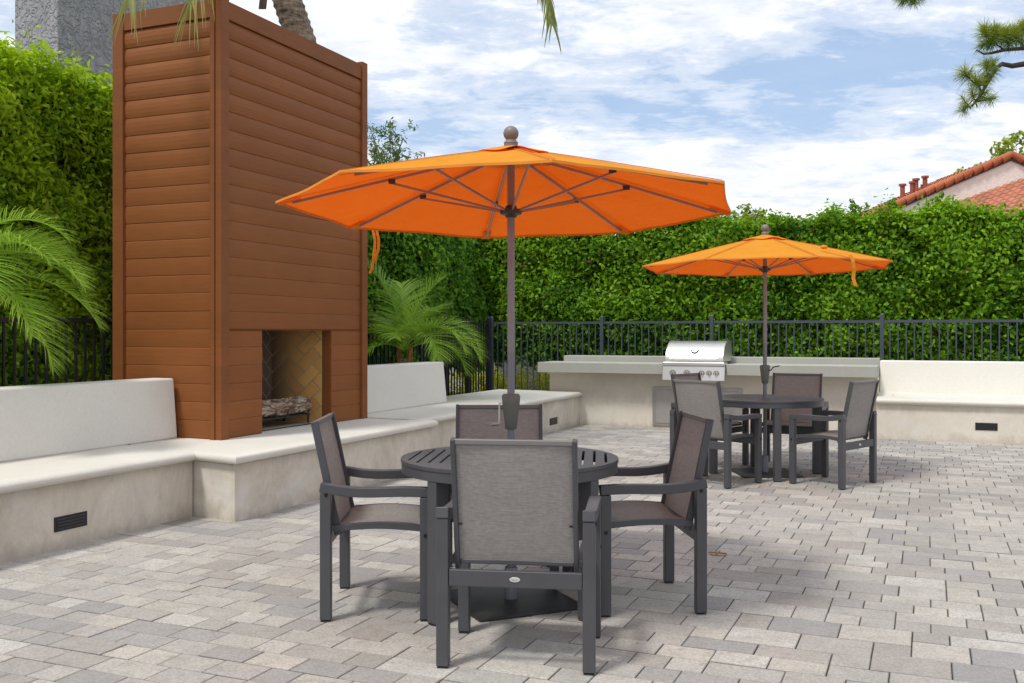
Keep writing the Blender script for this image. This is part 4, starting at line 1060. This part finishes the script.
# left edge of the picture
Yl = 6.95; xl = (-54-512)/980*Yl
small_palm('feathery palm reaching in from the left edge above the long bench', (xl, Yl, 1.70),
  [(3, 1.12, 74, 88, .7), (6, 1.2, 22, 62, .75), (-2, 1.05, -2, 58, .7), (18, 1.1, 44, 84, .6), (-6, 1.15, 42, 70, .8), (12, 1.15, 58, 95, .7), (-20, .95, 12, 60, .65), (-15, 1.0, 55, 75, .6), (28, .95, 60, 70, .5), (-40, .9, 50, 90, .5), (-8, .8, 10, 50, .5), (60, .9, 60, 60, .4), (120, .9, 50, 80, .4), (180, 1.0, 40, 90, .4), (-100, .8, 50, 90, .4)], M['palm'], 1.5, ll=.40, wd=.010)
# tall palm behind the fireplace
tp_, = [empty('tall_palm', (-1.99, 11.2, 0), 0, label='tall palm whose ringed trunk rises behind the fireplace top, fronds hanging from above', cat='palm')]
pl = [(.02,0,-.06), (.10,0,1.4), (.06,0,2.8), (-.12,0,3.8), (-.42,0,4.7), (-.66,0,5.4), (-.86,-.1,6.2)]
cpts = []
for i in range(len(pl)-1):
    for k in range(6): cpts.append(Vector(pl[i]).lerp(Vector(pl[i+1]), k/6))
cpts.append(Vector(pl[-1]))
for _ in range(3): cpts = [cpts[0]] + [(cpts[i-1]+cpts[i]*2+cpts[i+1])/4 for i in range(1, len(cpts)-1)] + [cpts[-1]]
fine = []
for i in range(len(cpts)-1):
    for k in range(4): fine.append(cpts[i].lerp(cpts[i+1], k/4))
MB().tube(fine, [.165-.0*i + (.009 if i % 3 == 0 else -.004) for i in range(len(fine))], 20).build('trunk', M['palmbark'], tp_, smooth=True)
R = random.Random(12)
for k in range(10):
    a = R.uniform(0, 6.28); c = fine[-6 - R.randint(0, 26)]; d = Vector((math.cos(a), math.sin(a), 0))
    MB().beam([c+d*.15, c+d*.21+Vector((0,0,.10)), c+d*.25+Vector((0,0,.24))], .07, .02).build('frond_boot', M['bark'], tp_)
top = Vector(pl[-1])
def hangfrond(name, base, az, ln, ri, dr_, ll, wd, lv, sd, hang, mat=M['palm_high'], nl=52):
    m = MB(); T = []; pts = frond(m, T, base, math.radians(az), ln, math.radians(ri), math.radians(dr_), nl, ll, wd, lv, hang=hang, vee=.05, seedj=sd)
    f = m.build(name, mat, tp_, tints=T); s = MB().tube(pts, [.02*(1-.8*k/22) for k in range(23)], 6); s.build('stalk', mat, f, tints=[(.7,0,0,1)]*len(s.v)); return pts
TF = []
for i, az in enumerate(range(0, 360, 24)):
    hangfrond('frond', top, az+R.uniform(-8, 8), 2.3, R.uniform(45, 75), 85, .5, .03, .5, 100+i, .25)
def towards(px_, py_, Y): return Vector(((px_-512)/980*Y, Y, 1.36-(py_-333)/980*Y)) - Vector((-1.95, 11.2, 0))
def arcfrond(name, tip, peak, sd, ll, wd, lv, hang, nl=50, a0=.2):
    """a frond from the crown that arches over and ends at the tip"""
    m = MB(); T = []; P0 = top; P3 = tip; pts = []
    for i in range(23):
        t = i/22; pts.append(P0*(1-t)**2 + peak*2*t*(1-t) + P3*t*t)
    R2 = random.Random(sd)
    for k in range(nl):
        t = a0+(1-a0)*k/(nl-1); q = t*22; i = min(21, int(q)); c = pts[i].lerp(pts[i+1], min(1, q-i)); tg = (pts[i+1]-pts[i]).normalized()
        sdv = tg.cross(Vector((0,0,1))); sdv = sdv.normalized() if sdv.length > .05 else Vector((1,0,0))
        for s in (-1, 1):
            d = (sdv*s*.42 + tg*.75 + Vector((R2.uniform(-.12,.12), R2.uniform(-.12,.12), -.35+R2.uniform(-.1,.1)))).normalized(); L_ = ll*R2.uniform(.6, 1.05)*(1-.25*t)
            a = c.copy(); kk = len(m.v); side = d.cross(Vector((.3,-1,.2))).normalized(); lvv = lv+R2.gauss(0, .2)
            for j in range(6):
                f = j/5; ww = wd*(.8*(1-f)**.7+.12); m.v += [tuple(a+side*ww/2), tuple(a-side*ww/2)]; T += [(max(0, min(1, lvv+.2*f)), 0, 0, 1)]*2
                a = a+d*L_/5; d = (d+Vector((0,0,-hang))).normalized()
            for j in range(5): m.f.append((kk+2*j, kk+2*j+1, kk+2*j+3, kk+2*j+2))
    f = m.build(name, M['palm_high'], tp_, tints=T); s = MB().tube(pts, [.018*(1-.8*k/22) for k in range(23)], 6); s.build('stalk', M['palm_high'], f, tints=[(.7,0,0,1)]*len(s.v))
arcfrond('frond', towards(196, 4, 7.75), towards(285, -230, 8.6), 5, .66, .014, .62, .22, 80, .35)
arcfrond('frond', towards(134, 0, 7.6), towards(215, -250, 8.4), 6, .62, .014, .6, .20, 90, .35)
arcfrond('frond', towards(556, 22, 9.6), towards(525, -190, 10.2), 7, .50, .024, .30, .2, 70, .45)
arcfrond('frond', towards(322, -60, 10.4), towards(305, -150, 10.8), 8, .3, .02, .5, .2, 16, .6)
MB().beam([towards(264,-12,10.8), towards(267,0,10.8), towards(266,9,10.8)], .08, .02, (1,0,0)).build('dead_boot', M['bark'], tp_)

# broadleaf trees
def tree(name, label, loc, h, crown, mat, seed, ln=.09, wd=.045, nleaf=60, r=.30, trunk_r=.1, spread=1.0, nb=10, lvl=0.0, cat='tree', crown_lo=.45, up=.9):
    o = empty(name, loc, 0, label=label, cat=cat); R = random.Random(seed)
    MB().tube([(0,0,-.06), (.03*h,0,h*.35), (0,.02*h,h*.62), (.01*h,0,h*.88)], [trunk_r, trunk_r*.75, trunk_r*.5, trunk_r*.15], 10).build('trunk', M['bark'], o, smooth=True)
    lm = MB(); pos, nrm, tt = [], [], []
    for i in range(nb):
        z = h*(crown_lo + (1-crown_lo)*.85*(i/nb)); a = i*2.4+R.uniform(-.4,.4); ln_ = crown*(1-.62*(z/h-crown_lo)/(1-crown_lo))*R.uniform(.75, 1.1)
        e = Vector((math.cos(a)*ln_, math.sin(a)*ln_, z+up*ln_*.6)); s = Vector((.01*h, 0, z*.92)); mid = s.lerp(e, .5)+Vector((0,0,-.05*ln_))
        lm.tube([s, mid, e], [trunk_r*.32, trunk_r*.2, .008], 6)
        for t in (.45, .62, .78, .92, 1.0, 1.05):
            c = s.lerp(e, t)+Vector((R.gauss(0,.12), R.gauss(0,.12), R.gauss(0,.10)))*spread
            leafball(pos, nrm, tt, c, r*R.uniform(.6,1.15), nleaf, lvl+R.gauss(0,.1))
            if R.random() < .7:
                e2 = c + Vector((R.gauss(0,.5), R.gauss(0,.5), abs(R.gauss(.35,.25))))*r*1.6; lm.tube([c, e2], [.010, .004], 5); leafball(pos, nrm, tt, e2, r*.55, nleaf//2, lvl+.1)
    for k in range(4): leafball(pos, nrm, tt, (R.gauss(0,.15)*spread, R.gauss(0,.15)*spread, h*(.90+.03*k)), r*.6, nleaf)
    lm.build('limbs', M['bark'], o, smooth=True)
    leaf_object('crown', mat, np.concatenate(pos), np.concatenate(nrm), ln, wd, np.concatenate(tt), o, (0,0,0), spread=.7)
    return o
Yt = 16.6
tree('slender_tree', 'slender tree with wispy crown rising behind the fireplace and the near umbrella', ((384-512)/980*Yt, Yt, 0), 4.95, .85, M['leaf_wisp'], 4, .085, .026, 26, .20, .07, 1.0, 15, crown_lo=.5, up=1.3)
tree('broad_tree', 'leafy tree standing behind the red tiled roof', ((1038-512)/980*38, 38, 0), 8.5, 3.0, M['leaf_far'], 8, .24, .17, 90, .75, .25, 2.2, 22, crown_lo=.5, up=.7)
tree('small_tree', 'small light tree top showing above the hedge between the umbrellas', ((746-512)/980*24, 24, 0), 4.45, .5, M['leaf_far'], 11, .12, .08, 30, .28, .09, 1.2, 9, crown_lo=.55, up=.9)
# young shoots standing above the hedge
sh, off = pthing('hedge_shoot', -1.0, 16.4); 
def shoot(v, h, n=1, lvl=.2):
    o, off = pthing('hedge_shoot', v, 16.5, label=None, cat='shoot', group='young shoots above the hedge')
    pos, nrm, tt = [], [], []
    lm = MB()
    for k in range(n):
        b = np.array([v+rng.normal(0, .05), 16.5+rng.normal(0, .05), 3.0]); e = b+np.array([rng.normal(0, .06), 0, h*rng.uniform(.8, 1)])
        lm.tube([b, e], [.008, .004], 5)
        for t in np.linspace(.35, 1, 7): leafball(pos, nrm, tt, b+(e-b)*t, .055, 7, lvl)
    lm.build('stem', M['bark'], o, off); leaf_object('foliage', M['leaf_back'], np.concatenate(pos), np.concatenate(nrm), .085, .035, np.concatenate(tt), o, off, spread=.5)
    return o
bpy.data.objects.remove(sh)
def vat(px_, u):
    t = (px_-512)/980; return u*(CA*t-SA)/(CA+SA*t)
for px_, h_, n_, lb in ((828, .36, 1, 'thin'), (856, .48, 2, 'pair of'), (866, .40, 2, 'bushy'), (894, .50, 3, 'broad'), (936, .52, 4, 'tallest'), (944, .42, 3, 'leafy'), (735, .40, 2, 'small')):
    o = shoot(vat(px_, 16.5), h_, n_)
    where = {828: 'leftmost thin shoot above the hedge right of the far umbrella top', 856: 'upright leafy shoot above the hedge, second right of the far umbrella', 866: 'shorter leafy shoot above the hedge beside a taller one', 894: 'bushy shoot above the hedge just left of the roof pipes', 936: 'tallest bushy shoot above the hedge, in front of the pale gable wall', 944: 'leafy shoot on the hedge at the lower roof tiles', 735: 'shoot above the hedge at the tip of the near umbrella'}[px_]
    o['label'] = where

# pine boughs coming in from the right, with the tree they belong to standing outside the frame
pn = empty('pine_tree', (5.6, 8.0, 0), 0, label='pine tree whose needle tufted boughs hang into the upper right corner', cat='pine tree')
MB().tube([(.2,0,-.06), (.1,0,1.5), (0,0,3.2), (-.1,0,5.2)], [.22,.19,.16,.10], 14).build('trunk', M['pinebark'], pn, smooth=True)
def pp(px_, py_, Y=7.9): return Vector(((px_-512)/980*Y, Y, 1.36-(py_-333)/980*Y)) - Vector((5.6, 8.0, 0))
def bough(pts, r0, tufts):
    cp = [Vector(p) for p in pts]; b = MB().tube(cp, [max(.004, r0*(1-.75*i/(len(cp)-1))) for i in range(len(cp))], 8).build('bough', M['pinebark'], pn, smooth=True)
    m = MB(); T = []; R = random.Random(int(r0*9999)+len(tufts))
    for (c, d, n, ln_) in tufts:
        c = Vector(c); d = Vector(d).normalized()
        for k in range(int(n*2.0)):
            a = c - d*R.random()*.07; e = (d*R.uniform(-.1, .9) + Vector((R.gauss(0,1), R.gauss(0,1), R.gauss(0,1)))*.62).normalized()
            L_ = ln_*R.uniform(.7, 1.15); side = e.cross(Vector((0,-1,.1))).normalized(); kk = len(m.v); w_ = .0023
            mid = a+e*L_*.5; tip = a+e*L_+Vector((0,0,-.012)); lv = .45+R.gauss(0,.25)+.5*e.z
            m.v += [tuple(a+side*w_/2), tuple(a-side*w_/2), tuple(mid+side*w_/2), tuple(mid-side*w_/2), tuple(tip)]
            T += [(max(0, min(1, lv)), 0, 0, 1)]*5; m.f += [(kk, kk+1, kk+3, kk+2), (kk+2, kk+3, kk+4)]
        tw = MB().tube([c-d*.13, c], [.006, .004], 5).build('twig', M['pinebark'], b)
    m.build('needles', M['needle'], b, tints=T)
UPV = (0, 0, 1)
bough([pp(1150,95,8.0), pp(1060,72,7.95), pp(1024,64), pp(1012,66), pp(1002,64), pp(996,68), pp(988,82), pp(980,96), pp(972,106), pp(964,108)], .028,
      [(pp(986,62), (-.1,0,1), 90, .12), (pp(994,62), (.5,0,.9), 80, .10), (pp(964,72), (-.6,0,.7), 110, .13), (pp(976,80), (-.3,0,.6), 120, .12), (pp(985,78), (.1,0,.6), 90, .11),
       (pp(992,98), (.8,0,.2), 80, .10), (pp(987,92),(.4,0,.1),40,.09), (pp(963,110), (-.5,0,-.5), 80, .11), (pp(961,96),(-.3,0,.4),26,.08), (pp(972,92), (-.1,0,.3), 60, .10), (pp(996,72), (.5,.2,.2), 50, .10), (pp(980,101),(0,0,-.4),30,.08)])
bough([pp(1160,60,8.1), pp(1070,44,8.0), pp(1028,48), pp(1004,50), pp(992,53), pp(984,54), pp(976,50)], .022,
      [(pp(984,30), (-.4,0,.8), 170, .12), (pp(994,30), (0,0,1), 190, .12), (pp(1004,32), (.2,0,.9), 190, .12), (pp(1014,32), (.4,0,.9), 180, .13), (pp(1023,26), (.1,0,1), 180, .13), (pp(1034,30), (.2,0,1), 160, .13),
       (pp(990,44), (-.3,0,-.3), 120, .12), (pp(1008,44), (.1,0,-.5), 100, .11), (pp(1020,42), (.3,0,-.2), 90, .11), (pp(980,46),(-.6,0,-.3), 60, .10)])
bough([pp(1160,-60,8.1), pp(1060,-40,8.0), pp(980,-30), pp(930,-12), pp(912,-6), pp(905,0)], .022,
      [(pp(900,-6), (-.5,0,.3), 120, .12), (pp(910,-4), (0,0,-.3), 140, .12), (pp(920,-6), (.4,0,-.2), 130, .12), (pp(915,4),(.1,0,-.7), 50, .09), (pp(903,2),(-.3,0,-.5),50,.08)])
# twigs joining the tufts of the lower bough
MB().tube([pp(988,82), pp(976,84), pp(966,76)], [.008,.006,.004], 6).build('bough', M['pinebark'], pn); MB().tube([pp(980,96), pp(990,100), pp(996,98)], [.007,.005,.004], 6).build('bough', M['pinebark'], pn)
MB().tube([pp(1004,50), pp(996,44), pp(990,34)], [.008,.006,.004], 6).build('bough', M['pinebark'], pn); MB().tube([pp(1028,48), pp(1016,40), pp(1008,34)], [.008,.006,.004], 6).build('bough', M['pinebark'], pn)

# ------------------------------------------------------------------ buildings behind
tw, off = pthing('stucco_tower', -11.0, 11.0, label='grey trowelled stucco chimney tower above the hedge in the upper left', cat='building')
MB().bb(-11.42, -10.62, 9.61, 13.0, -.06, 8.0).build('wall', M['tower'], tw, off, bevel=.02)
MB().bb(-11.50, -10.54, 9.53, 13.08, 8.002, 8.2).build('coping', M['tower'], tw, off)
YH = 28.0
hs = empty('tiled_house', (14.26, YH, 0), 0, label='pale house with red clay tile roof and roof pipes beyond the hedge on the right', cat='house')
PX, PZ, SL = 0.0, 6.44, .43
def roofz(x): return PZ - SL*abs(x-PX)
m = MB(); m.v = [(-7,0,-.06),(7,0,-.06),(7,0,roofz(7)-.12),(0,0,PZ-.12),(-7,0,roofz(-7)-.12)]; m.v += [(x, 4.0, z) for x, y, z in m.v]
m.f = [(0,1,2,3,4),(9,8,7,6,5),(0,4,9,5),(1,6,7,2),(0,5,6,1)]; m.build('wall', M['gable'], hs)
def tiles(name, x0, x1, zf, y0, y1, parent, course=.34, pitch=.24):
    """clay tile slope between x0 and x1 (down along x), ridged along the slope"""
    m = MB(); T = []; R = random.Random(int(abs(x0*10)))
    nx = max(2, int(abs(x1-x0)/course)); ny = int((y1-y0)/pitch*8)
    for i in range(nx):
        xa, xb = x0+(x1-x0)*i/nx, x0+(x1-x0)*(i+1)/nx; ka = len(m.v)
        for (x, lift) in ((xa, .0), (xb, .045)):
            for j in range(ny+1):
                y = y0+(y1-y0)*j/ny; m.v.append((x, y, zf(x)+lift+.055*abs(math.sin(PI*(y-y0)/pitch))))
        for j in range(ny):
            c = .8+.35*((math.sin((j//8)*12.9898+i*78.233)*43758.5453) % 1); m.f.append((ka+j, ka+j+1, ka+ny+2+j, ka+ny+1+j))
        for q in range(2):
            for j in range(ny+1):
                c = .78+.4*((math.sin((j//8)*12.9898+i*78.233)*43758.5453) % 1); T.append((.46*c, .165*c, .085*c, 1))
    return m.build(name, M['tile'], parent, tints=T)
for s in (-1, 1):
    tiles('roof_slope', .02*s, 7.4*s, roofz, -.02, 4.2, hs)
    # barrel tiles along the gable edge
    n = 27; R = random.Random(4)
    for k in range(n):
        xa, xb = s*7.4*k/n, s*7.4*(k+1)/n; a, b2 = Vector((xa, -.03, roofz(xa)+.03)), Vector((xb, -.03, roofz(xb)+.0))
        c = R.uniform(.85, 1.1); tb = MB().tube([a, b2+(b2-a)*.10], [.095, .12], 12); tb.build('edge_tile', M['tile'], hs, smooth='auto', tints=[(.50*c, .15*c, .06*c, 1)]*len(tb.v))
    m = MB(); m.beam([(0,-.03,PZ-.13),(s*7.3,-.03,roofz(s*7.3)-.13)], .05, .05); m.build('barge_board', M['dark_eave'], hs)
for px_, py_, d in ((902.5,184,.07),(912,181.5,.06),(916,178.5,.07),(921.5,182.5,.03),(925,176,.07)):
    Y = YH+1.6; x = (px_-512)/980*Y-14.26; zt_ = 1.36-(py_-333)/980*Y; zb_ = roofz(x)-.1
    p = MB().tube([(x,1.6,zb_),(x,1.6,zt_-.06)], d, 12).build('roof_pipe', M['pipe'], hs, smooth='auto')
    if d > .05: MB().tube([(x,1.6,zt_-.06),(x,1.6,zt_)], d*1.55, 12).build('pipe_cap', M['pipe'], p, smooth='auto')
# lower lean-to roof in front of the gable
lw = [(-1.95, 0, 4.98), (4.2, 0, 7.4*.0+4.98+.395*6.15), (4.2, -3.0, 4.98+.395*6.15-1.30), (-1.95, -3.0, 4.98-1.30+.42)]
m = MB(); T = []; nxs, nys = 60, 12
A_, B_, C_, D_ = [Vector(q) for q in (( -2.2,-.02,4.86),(5.0,-.02,7.40),(5.0,-2.8,5.85),(-2.2,-2.8,4.05))]
nt = 34
for i in range(nt*8+1):
    s = i/(nt*8)
    for j in range(nys*2):
        jj = (j+1)//2; t = jj/nys; p = A_.lerp(B_, s).lerp(D_.lerp(C_, s), t); lift = .05*abs(math.sin(PI*s*nt)) + (.0 if j % 2 == 0 else .035)
        m.v.append((p.x, p.y, p.z+lift)); c = .80+.4*((math.sin((i//8)*12.9+jj*7.23)*4375.5) % 1); T.append((.50*c, .20*c, .12*c, 1))
w_ = nys*2
for i in range(nt*8):
    for j in range(w_-1): m.f.append((i*w_+j, (i+1)*w_+j, (i+1)*w_+j+1, i*w_+j+1))
m.build('lower_roof', M['tile'], hs, tints=T)
MB().beam([D_+Vector((0,-.02,-.14)), C_+Vector((0,-.02,-.14))], .10, .24, (0,1,0)).build('lower_eave', M['dark_eave'], hs)
m = MB(); m.hexa([(-2.0,-2.6,-.06),(4.8,-2.6,-.06),(4.8,-.01,-.06),(-2.0,-.01,-.06),(-2.0,-2.6,3.9),(4.8,-2.6,5.6),(4.8,-.01,7.1),(-2.0,-.01,4.6)]); m.build('lower_wall', M['gable'], hs)

# a few dry leaves on the stone
for (loc, rz, lb) in (((-.305*1.0, 4.42, .004), .4, 'small dry leaf curled on the pavers just right of the left chair front legs'), (tuple(P(-5.42, 5.55, .535)), 1.0, 'tiny dry leaf lying on the left bench seat near the fireplace corner'),
                      (tuple(P(-.42, 13.75, .545)), .3, 'tiny tan leaf on the right bench seat near the counter end')):
    lf = MB(); lf.v = [(-.018,0,.002),(0,.008,.008),(.02,.001,.003),(0,-.008,.006),(0,0,.001)]; lf.f = [(0,4,2,1),(0,3,2,4)]
    o = lf.build('dry_leaf', M['dryleaf']); o.location = loc; o.rotation_euler = (0,0,rz); tag(o, lb, 'leaf')
